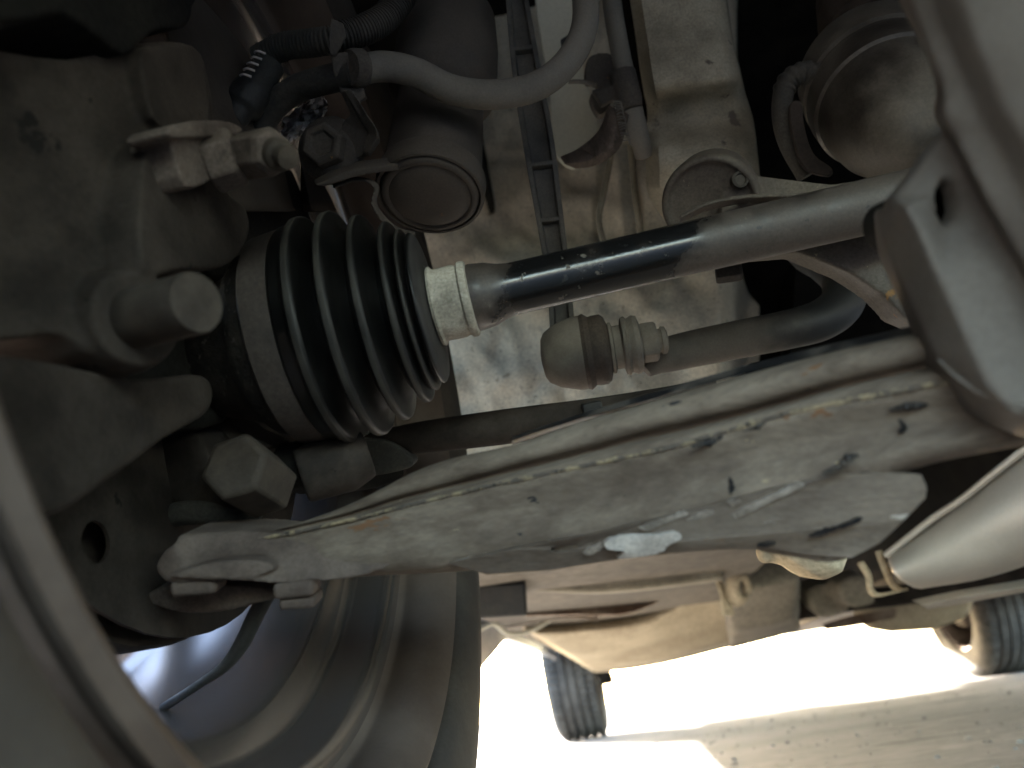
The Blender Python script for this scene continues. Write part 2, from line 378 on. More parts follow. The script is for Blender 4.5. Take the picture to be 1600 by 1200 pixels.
for j in range(NY+1):
    for i in range(NX+1):
        y = -120+(760+120)*j/NY; x = 520+(1160+50*min(1, max(0, (y-340)/60))-520)*i/NX
        q = pY(x, y, .66); V.append(q+Vector((0, -bulk_relief(x, y), 0)))
for j in range(NY):
    for i in range(NX):
        a = j*(NX+1)+i; Fc.append((a, a+1, a+NX+2, a+NX+1))
bw = mesh('bulkhead', V, Fc, M['felt'], car, sharp=0)
s_ = bw.modifiers.new('thick', 'SOLIDIFY'); s_.thickness = .006; s_.offset = -1

# frame rail, upright pressed channel
def rail_d(x_off):
    return x_off
ys = [-60, 40, 100, 135, 165, 200, 232, 262, 300, 345]
bumpd = [0, 0, -.012, -.016, .006, .010, -.010, -.010, .004, .012]
rl = []
for fx, dd in ((0, .05), (0, .0), (.12, -.018), (.5, -.024), (.86, -.022), (.98, -.006), (1, .02), (1, .07)):
    r = []
    for y, b in zip(ys, bumpd):
        xl = np.interp(y, [-60, 0, 100, 170, 240, 300, 345], [975, 985, 1000, 1012, 1008, 1012, 1040])
        xr = np.interp(y, [-60, 0, 100, 165, 200, 265, 345], [1128, 1136, 1150, 1165, 1176, 1186, 1190])
        k = 1 if .05 < fx < .99 else 0
        r.append((xl+(xr-xl)*fx, y+(fx-.3)*(-26 if 90 < y < 260 else -8), .52+dd+b*k))
    rl.append(r)
loft('frame_rail', rl, 60, M['rail'], car, wob=.0008, sharp=50)
# pale liner panel and ribs behind the hose
plate('liner_panel', rnd([(838, -30, .60), (905, -30, .60), (905, 80, .60), (935, 200, .60), (905, 262, .60), (868, 240, .60), (860, 160, .60), (850, 90, .60)]), .004, M['white'], car, bevel=.001)
for pts in ([(958, 225), (944, 300), (936, 345), (950, 400)], [(985, 225), (992, 300), (1000, 360), (1004, 410)]):
    tube('body_seam', [p(x, y, .585) for x, y in pts], [.0025]*4, M['rail'], car, n=8, seg=24)

plate('shade_strip', [(966, -60, .585), (1004, -60, .585), (1014, 60, .585), (1022, 130, .585), (1012, 190, .585), (992, 150, .585), (978, 60, .585)], .004, M['deep'], car)  # near-black strip painting in the shaded gap beside the frame rail
# ---------------------------------------------------------------- front wheel, seen from its inner side
WX, WY, WZ, WR = -.098, .266, .292, .292
wheel = thing('front_wheel', (WX-.09, WY, 0), 'large near front wheel, dark painted rim open to the camera, grey tyre', 'wheel')
OUT = Vector((-1, 0, 0)); WC = Vector((WX, WY, WZ))
rimprof = [(.000, .2035), (-.002, .2010), (-.001, .1985), (.003, .1940), (.008, .1910), (.014, .1895), (.022, .1885), (.0245, .1890), (.0265, .1885), (.0285, .1860), (.031, .1805), (.033, .1785), (.037, .1777), (.050, .1765), (.054, .1755), (.057, .1720), (.061, .1640), (.064, .1622), (.070, .1610), (.090, .1585), (.115, .1545), (.140, .1505), (.155, .1475), (.163, .140)]
rimback = [(t+.001, r+.0045) for t, r in rimprof[3:]][::-1]
lathe('rim_flange', WC, OUT, [(.004, .2050), (.000, .2050)]+rimprof[:10]+[(.031, .1905), (.012, .196), (.007, .200)], M['lip'], wheel, n=128, closed_loop=True, sharp=60)
rim_o = lathe('rim', WC, OUT, rimprof[9:]+rimback[:-6], M['rim'], wheel, n=128, closed_loop=True, sharp=60)
# wheel disc with hand holes
V, Fc = [], []; NR = 72
rings = [(.163, .140), (.158, .128), (.152, .110), (.148, .090), (.150, .070), (.158, .055), (.158, .03)]
for t, r in rings:
    for k in range(NR):
        th = 2*math.pi*k/NR; V.append(WC+OUT*t+Vector((0, math.cos(th), math.sin(th)))*r)
for i in range(len(rings)-1):
    for k in range(NR):
        if i in (1, 2) and min(abs((k*360/NR-c_+180) % 360-180) for c_ in (18, 90, 162, 234, 306)) < (27, 24)[i-1]: continue
        k2 = (k+1) % NR; Fc.append((i*NR+k, i*NR+k2, (i+1)*NR+k2, (i+1)*NR+k))
dsk = mesh('wheel_disc', V, Fc, M['rim'], rim_o, sharp=50)
s_ = dsk.modifiers.new('thick', 'SOLIDIFY'); s_.thickness = .004
tyreprof = [(.024, .197), (.022, .2065), (.014, .2090), (.003, .2110), (-.001, .2135), (-.004, .222), (-.006, .238), (-.005, .252), (-.001, .264), (.001, .2660), (.001, .2675), (.006, .278), (.016, .286), (.034, .2912), (.04, .2912), (.041, .285), (.048, .285), (.049, .292), (.072, .292), (.073, .285), (.080, .285), (.081, .292),
            (.103, .292), (.104, .285), (.111, .285), (.112, .292), (.135, .292), (.136, .285), (.143, .285), (.144, .2912), (.166, .288), (.178, .281), (.192, .25), (.190, .225), (.176, .197)]
def lugs(t, r, th):
    if (-.010 < t < .03 or .15 < t < .18) and r > .265:
        ph = (th*60/(2*math.pi)) % 1
        if ph < .07: return r-.006
    return r
lathe('tyre', WC, OUT, tyreprof, M['tyre'], wheel, n=600, mod=lugs, open_=True, sharp=45)
# brake disc and its shield behind the hub
shield = thing('brake_disc', WC+OUT*.06, 'dark brake disc and dust shield inside the near wheel', 'brake disc')
BC = WC+OUT*.085
lathe('rotor', BC, OUT, [(0, .127), (.002, .128), (.018, .128), (.020, .127), (.020, .03), (0, .03)], M['cast'], shield, n=96, closed_loop=True, sharp=30)
sh_out = []
for k in range(40):
    th = math.radians(150)+math.radians(250)*k/39
    sh_out.append(WC+OUT*.072+Vector((0, math.cos(th), math.sin(th)))*.126)
for k in range(20):
    th = math.radians(400)-math.radians(250)*k/19
    sh_out.append(WC+OUT*.072+Vector((0, math.cos(th), math.sin(th)))*.05)
hc = pX(150, 847, WX-.072)
plate('dust_shield', sh_out, .0015, M['cast'], shield, holes=[[hc+Vector((0, math.cos(a)*.0072, math.sin(a)*.0072)) for a in [2*math.pi*i/18 for i in range(18)]]], direction=OUT)

def xd(x, y, X): return (x, y, X/wdir(x, y).x)
sp_r = []
for xa, xb, X in ((235, 320, -.140), (352, 432, -.136), (362, 444, -.140), (372, 456, -.151), (392, 474, -.151), (404, 488, -.140), (418, 506, -.135), (480, 590, -.126), (575, 655, -.108)):
    sp_r.append([xd(xa+(xb-xa)*t, -70+400*t, X-.012*(1-t)) for t in (0, .25, .5, .75, 1)])
loft('splash_shield', sp_r, 30, M['shieldbrown'], shield, closed=False, thick=.0025, wob=.0006, sharp=50)
# ---------------------------------------------------------------- steering knuckle / caliper casting (left)
kn = thing('steering_knuckle', p(180, 350, .31), 'big dark cast iron steering knuckle at the upper left with a round stub', 'steering knuckle')
def prism(pts, th, d=None):
    return g_plate([p(*q) for q in pts], th)
def prismX(pts, X, th, k=4, lean=0):
    pts = rnd([(x, y, 0) for x, y in pts], k)
    return g_plate([pX(x, y, X+lean*(x-200)/1000) for x, y, _ in pts], th, direction=OUT)
pcs = []
pcs.append(prismX([(-90, 110), (110, 92), (225, 66), (300, 70), (322, 110), (330, 200), (322, 300), (300, 380), (250, 425), (225, 470), (236, 545), (190, 562), (140, 550), (95, 522), (0, 530), (-90, 520)], -.128, .05, lean=.06))
pcs.append(prismX([(240, 215), (330, 200), (352, 292), (385, 325), (388, 372), (352, 416), (285, 420), (240, 430), (222, 400), (222, 300)], -.118, .03))
pcs.append(prismX([(228, 74), (305, 78), (326, 120), (328, 190), (250, 195), (226, 130)], -.122, .03))
s0 = pX(205, 500, -.125); s1 = pX(310, 472, -.098)
pcs.append(g_lathe(s0-(s1-s0)*.5, s1-s0, [(0, .0165), (.012, .0155), (.018, .0140)], 32))
casting('knuckle_casting', pcs, M['cast'], kn, voxel=.0010, smooth=7)
ax = (s1-s0).normalized(); sl = (s1-s0).length; sr = m(50, to_px(s1)[2])
lathe('guide_stub', s0-ax*.01, ax, [(0, sr*1.02), (sl*.8, sr), (sl+.0085, sr*.99), (sl+.0096, sr*.94), (sl+.010, 0)], M['bolt'], kn, n=48, sharp=50)
# boss and hex fittings
casting('hub_carrier', [prismX([(290, 262), (420, 255), (500, 280), (600, 300), (625, 350), (560, 350), (480, 352), (430, 385), (340, 500), (290, 420)], -.150, .03), prismX([(150, 530), (360, 510), (350, 660), (180, 650)], -.152, .01),  # second prism added to close a light leak
                        prismX([(470, 690), (540, 690), (640, 690), (650, 725), (600, 760), (480, 760)], -.125, .012)], M['deep'], kn, voxel=.0014, smooth=5)
def dX(x, y, X): return X/wdir(x, y).x
lug = casting('boss', [prismX([(268, 196), (340, 188), (374, 198), (370, 212), (346, 216), (344, 262), (322, 286), (292, 292), (274, 250)], -.110, .014, k=2), prismX([(268, 195), (340, 187), (376, 197), (372, 210), (300, 214), (268, 214)], -.106, .014, k=2)], M['cast_warm'], kn, voxel=.0008, smooth=3)
hcl = hexa('hex_collar', pX(326, 258, -.112), pX(374, 243, -.101), m(47, dX(350, 250, -.106)), M['cast_warm'], kn, a0=.4)
hexa('hex_nut', pX(374, 246, -.103), pX(430, 236, -.085), m(38, dX(400, 240, -.094)), M['cast_warm'], hcl, a0=.15)
te0, te1 = pX(428, 240, -.086), pX(470, 252, -.074)
tr = m(24, dX(445, 245, -.08))
lathe('threaded_end', te0, te1-te0, [(0, tr*1.1), (.0015, tr), (.002, tr*1.08), (.003, tr), (.0035, tr*1.08), (.0045, tr), (.005, tr*1.05), (.006, tr*.8), (.010, tr*.75), (.0105, 0)], M['bolt'], kn, n=24)
# lower web of the knuckle
casting('lower_arm', [prismX([(-60, 560), (60, 560), (210, 590), (320, 585), (330, 640), (262, 684), (180, 745), (92, 802), (40, 780), (-60, 700)], -.135, .012),
                      prism(rnd([(230, 560, .33), (345, 560, .33), (360, 660, .325), (430, 700, .32), (300, 700, .32)]), .03)], M['cast'], kn, voxel=.0013, smooth=10)
casting('upper_mount', [prismX([(-60, -60), (-30, 20), (40, 32), (100, 22), (160, 60), (195, 85), (222, 66), (250, 46), (290, 42), (303, 10), (300, -60)], -.124, .04)], M['deep'], kn, voxel=.0012, smooth=6)
# big hex head of the lower clamp bolt
pb = thing('pinch_bolt', p(350, 730, .30), 'big dust covered hex bolt below the knuckle, beside the ball joint plate', 'bolt')
casting('boss', [prism(rnd([(240, 690, .300), (310, 680, .297), (340, 760, .292), (370, 800, .292), (300, 790, .296), (262, 780, .30), (240, 740, .30)]), .03)], M['cast'], pb, voxel=.001, smooth=5)
hexa('hex_head', p(418, 762, .296), p(364, 726, .268), m(54, .28), M['bolt'], pb, a0=.3, cham=.06)
casting('lower_sleeve', [g_lathe(p(470, 745, .315), p(600, 700, .325)-p(470, 745, .315), [(0, m(46, .3)), (.02, m(52, .3)), (.03, m(40, .3))], 24)], M['cast'], pb, voxel=.001, smooth=4)
tube('ring_spring', [p(250, 810, .30), p(300, 800, .297), (p(360, 803, .296)), p(400, 822, .297)], .005, M['rubber'], pb, n=12, seg=24)

# ---------------------------------------------------------------- drive shaft with CV boot
A0 = p(668, 482, .318); A1 = p(1300, 336, .3095)
AX = (A1-A0).normalized()
def axt(px):
    lo, hi = -.4, .5
    for _ in range(50):
        mid = (lo+hi)/2
        if to_px(A0+AX*mid)[0] < px: lo = mid
        else: hi = mid
    return lo
ds = thing('drive_shaft', A0, 'black drive shaft with ribbed rubber boot running from the wheel to the right', 'drive shaft')
def prof_px(pr): return [(axt(x), m(r, to_px(A0+AX*axt(x))[2])) for x, r in pr]
lathe('joint_cup', A0, AX, prof_px([(285, 55), (300, 72), (340, 96), (370, 109), (398, 121), (408, 132), (420, 143), (444, 149), (448, 150)]), M['cup'], ds, n=96)
lathe('clamp_band', A0, AX, prof_px([(441, 149), (443, 158), (447, 163), (480, 167), (487, 165), (489, 150)]), M['band'], ds, n=96)
b_pr = [(484, 150), (487, 166), (492, 170), (498, 169), (503, 172), (508, 172), (510, 176), (512, 178), (520, 178), (523, 176.5), (525, 172), (527, 158), (534, 140), (543, 134), (549, 142), (552, 166), (553.5, 173), (556, 176), (563, 176.5), (566, 175), (567.5, 170), (569, 155), (575, 138), (583, 130), (589, 136), (593, 152), (594.5, 158), (597, 161), (603.5, 161.5), (606, 160), (607.5, 155), (609, 142), (615, 126), (622, 119), (628, 124), (631, 135), (632.5, 140), (635, 142.5), (640, 142.5), (642.5, 141), (644, 136), (645, 126), (647, 114), (648.5, 113), (650, 120), (651, 125), (653, 127), (656, 127), (658, 125), (659, 118), (660.5, 106), (662.5, 105), (664, 112), (665, 116), (667.5, 119), (670.5, 118), (672, 114), (673, 100), (677, 70), (680, 58)]
boot_o = lathe('boot', A0, AX, prof_px(b_pr), M['boot'], ds, n=160, sharp=70)
for ra, rb, r_ in ((512, 521, 178.6), (556, 564, 177), (597, 604, 162), (635, 640.5, 143), (653, 656.5, 127.6)):
    lathe('rib_crest', A0, AX, prof_px([(ra-1.2, r_-3), (ra, r_-.3), (ra+1, r_), (rb-1, r_), (rb, r_-.3), (rb+1.2, r_-3)]), M['crest'], boot_o, n=160, sharp=60)
lathe('boot_face', A0, AX, prof_px([(671.2, 116.5), (673.5, 114), (676, 90), (678.5, 60), (679.5, 50)]), M['boot_face'], boot_o, n=128, sharp=70)
lathe('small_clamp', A0, AX, prof_px([(678, 50), (680, 61), (684, 63), (687, 58), (690, 57), (716, 57), (724, 55), (727, 59), (732, 60), (737, 58), (739, 52)]), M['clampdust'], ds, n=64,
      mod=lambda t, r, th: r*(1+.02*noise.noise(Vector((t*900, math.cos(th)*2, math.sin(th)*2)))))
lathe('shaft', A0, AX, prof_px([(700, 44), (742, 53), (765, 50), (785, 43.5), (800, 41), (1000, 41), (1200, 42), (1480, 44)]), M['shaft'], ds, n=64)

# ---------------------------------------------------------------- strut with clamp ear
ST0 = p(672, 304, .400); ST1 = p(704, 40, .480); SA = (ST1-ST0).normalized()
st = thing('strut_damper', ST0, 'dusty brown strut cylinder with a round domed bottom cap above the boot', 'strut')
r0 = m(84, .40)
lathe('end_cap', ST0, SA, [(-.0045, 0), (-.0043, r0*.35), (-.0036, r0*.62), (-.0022, r0*.72), (-.0016, r0*.76), (-.0026, r0*.79), (-.0022, r0*.87), (-.0008, r0*.91), (.004, r0*.92)], M['strut'], st, n=72, sharp=70)
lathe('tube', ST0, SA, [(.0005, r0*.85), (.002, r0*.92), (.02, r0*.93), (.05, r0*.90), (.075, r0*.87), (.080, r0*.90), (.084, r0*1.06), (.088, r0*1.12), (.125, r0*1.10), (.155, r0*1.0), (.17, r0*.8)], M['strut'], st, n=72)
lathe('clamp_ring', ST0, SA, [(.0, r0*.93), (-.0012, r0*.95), (-.001, r0*1.0), (.001, r0*1.02), (.010, r0*1.03), (.012, r0*1.0), (.012, r0*.93)], M['strut'], st, n=72, closed_loop=True)
# ear: strap leaving the ring to the bolt
tp = casting('clamp_ear', [g_loft([[(488, 282, .378), (540, 256, .380), (600, 246, .384), (680, 240, .392), (735, 262, .402)],
                          [(492, 290, .374), (545, 268, .376), (610, 258, .379), (684, 252, .388), (738, 274, .398)],
                          [(508, 292, .376), (560, 276, .378), (615, 268, .382), (690, 262, .393), (740, 284, .403)],
                          [(505, 280, .384), (556, 264, .386), (612, 254, .390), (690, 250, .398), (738, 272, .408)]], 30),
                         g_loft([[(520, 288, .385), (560, 276, .386), (592, 288, .384), (590, 320, .380), (618, 352, .380), (650, 362, .384)],
                                 [(520, 296, .383), (556, 284, .384), (582, 292, .381), (580, 324, .377), (612, 362, .377), (648, 372, .381)],
                                 [(520, 292, .392), (558, 282, .393), (590, 292, .392), (588, 322, .389), (618, 358, .389), (650, 368, .392)]], 30)], M['strut'], st, voxel=.0008, smooth=3)
# bolt in the ear
bt = thing('flange_bolt', p(510, 230, .38), 'dark hex flange bolt with a dished head beside the strut', 'bolt')
n_ = (p(500, 222, .366)-p(520, 236, .385)).normalized()
B0 = p(516, 234, .383)
lathe('washer_flange', B0, n_, [(-.004, m(52, .38)), (.0, m(52, .38)), (.003, m(46, .38)), (.005, m(34, .38)), (.0055, 0)], M['bracket'], bt, n=40)
V, Fc = g_lathe(B0, n_, [(.004, m(34, .375)), (.013, m(34, .375)), (.0145, m(30, .372)), (.0142, m(22, .372)), (.0125, m(19, .372)), (.0122, 1e-7)], 6, a0=.3)
mesh('hex_head', V, Fc, M['bracket'], bt, sharp=20, bevel=.0005)

# hose bracket
hb = thing('hose_bracket', p(550, 140, .37), 'rust flecked sheet metal bracket holding the brake hose to the strut', 'bracket')
plate('tab', [(517, 28, .352), (536, 36, .356), (540, 56, .358), (524, 86, .356), (516, 84, .352), (514, 60, .35)], .002, M['bracket'], hb, bevel=.0005)
casting('bracket_plate', [prism([(515, 82, .356), (545, 80, .36), (558, 95, .362), (566, 130, .366), (572, 152, .368), (560, 158, .367), (586, 196, .374), (588, 214, .376), (572, 240, .378), (548, 252, .380), (520, 248, .38), (535, 190, .376), (548, 178, .372), (530, 140, .366), (520, 112, .36)], .003),
                           prism([(535, 140, .363), (548, 138, .362), (588, 200, .366), (590, 214, .368), (574, 238, .372), (566, 236, .374), (576, 206, .372)], .008)], M['bracket'], hb, voxel=.0007, smooth=3)
lathe('hose_ferrule', p(545, 106, .362), p(580, 110, .372)-p(545, 106, .362), [(0, m(26, .365)), (.003, m(30, .365)), (.007, m(30, .365)), (.008, m(26, .365)), (.010, m(24, .365))], M['bracket'], hb, n=32)

# brake hose
bh = thing('brake_hose', p(700, 135, .38), 'pale grey rubber brake hose looping past the strut up to the top edge', 'hose')
tube('grey_hose', [p(560, 110, .366), p(600, 104, .372), (p(650, 114, .376)), p(705, 140, .378), p(770, 148, .382), p(835, 136, .388), p(884, 100, .395), p(912, 48, .402), p(914, -10, .41), p(905, -80, .42)], [m(22, .37)]+[m(22.5, .38)]*8+[m(23, .42)], M['hose'], bh, n=24, seg=110)
tube('dark_hose', [p(412, 235, .392), p(410, 200, .39), p(426, 168, .386), p(462, 140, .38), p(505, 126, .372), p(552, 116, .366)], m(21, .38), M['rubber'], bh, n=24, seg=60)

# corrugated wiring harness
wh = thing('wiring_harness', p(500, 62, .37), 'corrugated dark wiring conduit with a black connector at the upper left', 'cable conduit')
hp = [p(405, 92, .385), p(440, 74, .380), p(480, 68, .376), p(520, 62, .374), p(565, 48, .380), p(605, 26, .388), p(635, -15, .396), p(650, -80, .40)]
tube('conduit', hp, m(20, .378), M['rubber'], wh, n=20, seg=260, mod=lambda i, r: r*(1.06 if i % 4 < 2 else .88))
tube('conduit_sleeve', [p(538, 56, .377), p(570, 46, .381), p(603, 26, .388), p(630, -12, .396)], m(22, .385), M['bracket'], wh, n=20, seg=120, mod=lambda i, r: r*(1.04 if i % 4 < 2 else .93))
casting('connector', [g_lathe(p(425, 100, .384), p(365, 185, .372)-p(425, 100, .384), [(0, m(22, .38)), (.012, m(24, .38)), (.02, m(30, .38)), (.030, m(30, .38)), (.033, m(22, .38)), (.04, m(20, .38))], 20),
                      prism([(360, 130, .372), (385, 138, .372), (390, 175, .372), (366, 180, .372)], .01)], M['black'], wh, voxel=.0008, smooth=3)
for k in range(5):
    t = k/4
    c = p(408-22*t, 82+36*t, .366); a_, u_, v2_ = frame_of(p(385, 118, .366)-p(408, 82, .366))
    tube('seal_rib', [c+RGT*(-.0034), c+RGT*(-.001)-FWD*.0015, c+RGT*.0022-UPV*.0006], .0006, M['film'], wh, n=8, seg=12)
# crumpled film scrap
V, Fc = [], []
NN = 16
for j in range(NN+1):
    for i in range(NN+1):
        x = 440+70*i/NN+noise.noise(Vector((i*.6, j*.6, 1)))*10; y = 212-60*(i/NN)*.9+(j/NN-.5)*(46)+noise.noise(Vector((i*.5, j*.6, 5)))*8
        V.append(p(x, y, .40+.012*noise.noise(Vector((i*.45, j*.45, 9)))))
for j in range(NN):
    for i in range(NN):
        a = j*(NN+1)+i; Fc.append((a, a+1, a+NN+2, a+NN+1))
fo = mesh('film_scrap', V, Fc, M['film'], None, sharp=15, base=p(475, 190, .40))
fo.modifiers.new('thick', 'SOLIDIFY').thickness = .0004
tag(fo, 'small crumpled shiny scrap of film caught behind the dark hose', 'film scrap')

# ---------------------------------------------------------------- stabiliser link and bar
lk = thing('stabilizer_link', p(880, 560, .43), 'black ribbed plastic link dropping from the top edge to a taupe ball joint', 'suspension link')
LL = [(783, -60, .47), (790, 0, .465), (800, 110, .455), (816, 220, .448), (830, 300, .442), (845, 385, .437), (855, 450, .434), (860, 530, .43)]
LR = [(815, -60, .47), (826, 0, .465), (846, 110, .455), (866, 220, .448), (876, 300, .442), (886, 385, .437), (893, 450, .434), (900, 530, .43)]
def off(r, dx, dd): return [(x+dx, y, d+dd) for x, y, d in r]
lo_ = [LL, off(LL, 8, 0), off(LL, 9, .006), off(LR, -9, .006), off(LR, -8, 0), LR, off(LR, 0, .013), off(LL, 0, .013)]
loft('link_bar', lo_, 40, M['link'], lk, sharp=30, bevel=.0005)
for y0 in (77, 258, 345, 452):
    def at(r, y):
        a = np.array(r); return np.array([np.interp(y, a[:, 1], a[:, k]) for k in range(3)])
    a, b = at(LL, y0+1), at(LR, y0-4)
    mid = (p(*a)+p(*b))/2; ux = (p(*b)-p(*a)); 
    uy = (p(*at(LL, y0+10))-p(*at(LL, y0-10))).normalized(); uz = ux.cross(uy).normalized()
    V, Fc = box_pts(mid+FWD*.0035, ux*.46, uy*.0014, uz*.0034)
    mesh('cross_rib', V, Fc, M['link'], lk, bevel=.0006)
J0 = p(850, 560, .43); JA = p(1040, 531, .422)-p(850, 560, .43); JL = JA.length/190
def jp(pr): return [((x-850)*JL, m(r, .427)) for x, r in pr]
jh = lathe('joint_housing', J0, JA, jp([(846, 10), (849, 30), (855, 40), (870, 49), (890, 55), (902, 58), (912, 58), (914, 50)]), M['linkdust'], lk, n=48)
lathe('joint_boot', J0, JA, jp([(910, 50), (912, 58), (918, 60), (926, 54), (932, 55), (944, 55), (950, 50), (954, 38), (958, 32)]), M['brownrubber'], jh, n=48)
lathe('joint_collar', J0, JA, jp([(952, 30), (955, 40), (959, 40), (961, 34), (976, 34)]), M['linkdust'], lk, n=40)
lathe('bar_eye', J0, JA, jp([(972, 34), (975, 44), (980, 46), (984, 42), (992, 46), (999, 44), (1002, 34)]), M['linkdust'], lk, n=40)
hexa('nut', J0+JA.normalized()*(1000-850)*JL, J0+JA.normalized()*(1028-850)*JL, m(32, .425), M['linkdust'], lk, a0=.3)
lathe('stud_end', J0, JA, jp([(1026, 19), (1032, 19), (1034, 22), (1040, 21), (1043, 14), (1043.5, 0)]), M['linkdust'], lk, n=24)
sb = thing('stabilizer_bar', p(1150, 530, .44), 'dusty black round bar bending up behind the drive shaft at the right', 'stabilizer bar')
tube('bar', [p(1008, 578, .436), p(1030, 560, .437), p(1060, 550, .438), p(1150, 531, .44), p(1230, 515, .442), p(1285, 499, .447), p(1316, 472, .455), p(1316, 438, .466), p(1290, 412, .478), p(1262, 396, .50), p(1240, 370, .53)],
     [m(14, .43), m(26, .43), m(29, .43), m(30, .44), m(31, .44), m(32, .45), m(33, .455), m(32, .46), m(30, .47), m(28, .5), m(26, .53)], M['bar'], sb, n=28, seg=110)
tie = thing('tie_rod', p(800, 668, .40), 'dark tie rod low behind the control arm with a small clip', 'tie rod')
tube('rod', [p(560, 700, .40), p(640, 686, .398), p(780, 668, .392), (p(950, 646, .385)), p(1120, 618, .38)], [m(16, .4), m(24, .4), m(27, .4), m(27, .39), m(27, .38)], M['cast'], tie, n=24, seg=50)
box('clip', p(925, 640, .378), (.010, .008, .011), M['black'], tie, rot=RW @ Matrix.Rotation(.2, 3, 'Z'), bevel=.001)
casting('joint_end', [prism(rnd([(530, 690, .385), (600, 688, .385), (640, 712, .385), (638, 732, .385), (560, 745, .385), (530, 720, .385)]), .02)], M['rubber'], tie, voxel=.001, smooth=4)

# ---------------------------------------------------------------- control arm
ca = thing('control_arm', p(800, 780, .26), 'long mud dusted lower control arm sweeping across the middle to its ball joint', 'control arm')
NS = 120
top = [(1680, 440, .20), (1440, 508, .212), (1300, 540, .224), (1150, 578, .236), (1000, 622, .246), (900, 652, .252), (800, 686, .258), (720, 702, .262), (650, 727, .265), (560, 776, .268), (480, 810, .27), (400, 832, .272), (320, 842, .274)]
flat = [(1680, 460, .188), (1440, 524, .199), (1300, 556, .210), (1150, 596, .221), (1000, 640, .232), (900, 668, .2395), (800, 702, .247), (720, 720, .252), (650, 742, .257), (560, 786, .262), (480, 816, .265), (400, 836, .269), (320, 846, .272)]
groove = [(1680, 520, .200), (1440, 572, .211), (1319, 600, .220), (1209, 630, .229), (1100, 660, .237), (1000, 682, .244), (900, 708, .250), (800, 733, .2555), (720, 754, .2585), (620, 780, .2615), (540, 806, .262), (440, 828, .266), (320, 850, .270)]
seam = [(1680, 560, .186), (1440, 606, .197), (1300, 633, .208), (1206, 655, .216), (1065, 697, .226), (950, 722, .234), (800, 754, .244), (720, 772, .249), (620, 796, .254), (540, 816, .258), (440, 838, .263), (320, 858, .268)]
lip = [(1680, 566, .184), (1440, 612, .196), (1300, 640, .206), (1206, 662, .214), (1065, 704, .2245), (950, 728, .2325), (800, 760, .243), (720, 778, .248), (620, 802, .253), (540, 822, .257), (440, 842, .262), (320, 862, .267)]
web = [(1680, 620, .194), (1440, 664, .205), (1300, 690, .215), (1206, 712, .222), (1065, 750, .2315), (950, 774, .2385), (800, 806, .2465), (720, 822, .248), (620, 840, .253), (540, 852, .257), (440, 866, .262), (320, 872, .267)]
ridge = [(1680, 660, .183), (1440, 692, .193), (1300, 732, .2035), (1206, 757, .210), (1065, 795, .2205), (925, 828, .2305), (800, 850, .2405), (720, 862, .245), (620, 872, .250), (540, 878, .254), (440, 886, .259), (320, 890, .265)]
under = [(1680, 690, .191), (1446, 738, .199), (1340, 800, .212), (1220, 836, .221), (1100, 858, .2285), (969, 874, .237), (860, 890, .243), (760, 899, .248), (660, 903, .252), (560, 908, .256), (450, 914, .262), (330, 910, .268)]
back = [(1680, 680, .235), (1446, 720, .24), (1340, 770, .25), (1220, 810, .26), (1100, 840, .266), (969, 862, .272), (860, 880, .275), (760, 888, .277), (660, 893, .279), (560, 897, .281), (450, 902, .283), (330, 900, .285)]
bmid = [(x, y, d+.02) for x, y, d in groove]
def sh(r, dy, dd): return [(x, y+dy*min(1, max(.25, (x-250)/900)), d+dd) for x, y, d in r]
g0 = [(x, y-6*min(1, max(.25, (x-250)/900)), np.interp(x, [320, 700, 1680], [.2695, .2525, .1880+.0015])) for x, y, _ in groove]
fd = lambda x: np.interp(x, [a[0] for a in flat[::-1]], [a[2] for a in flat[::-1]])
g0 = [(x, y-7*min(1, max(.25, (x-250)/900)), fd(x)-.0006) for x, y, _ in groove]
g1 = [(x, y-2, fd(x)+.009*min(1, max(.2, (x-350)/500))) for x, y, _ in groove]
g2 = [(x, y+5, fd(x)+.009*min(1, max(.2, (x-350)/500))) for x, y, _ in groove]
g3 = [(x, y+10, dd-.0002) for (x, y, _), dd in zip(groove, [np.interp(a[0], [b[0] for b in seam[::-1]], [b[2] for b in seam[::-1]]) for a in groove])]
V, Fc = g_loft([top, flat, g0, g1, g2, g3, seam, lip, web, ridge, under, back, bmid], NS, wob=.0014)
arm_o = mesh('arm_pressing', V, Fc, M['arm'], ca, sharp=0)
s_ = arm_o.modifiers.new('sub', 'SUBSURF'); s_.levels = 1; s_.render_levels = 1
ws = crv([(x, y-2, d-.0005) for x, y, d in seam], 150)
tube('weld_seam', [p(*q) for q in ws], .0009, M['weld'], ca, n=8, seg=260, mod=lambda i, r: r*(.7+.9*abs(noise.noise(Vector((i*.35, 2, 1))))))
et = [q for q in top if q[0] >= 800]
loft('flange_edge', [[(x, y-2, d-.0012) for x, y, d in et], [(x, y+9*min(1, (x-760)/340), np.interp(x, [900, 1680], [d-.0045, d-.005])) for x, y, d in et], [(x, y+9, d+.003) for x, y, d in et], [(x, y-3, d+.004) for x, y, d in et]], 60, M['edge'], ca, wob=.0006)
rg = [(1300, 735, .2045), (1335, 714, .203), (1345, 712, .2025)]
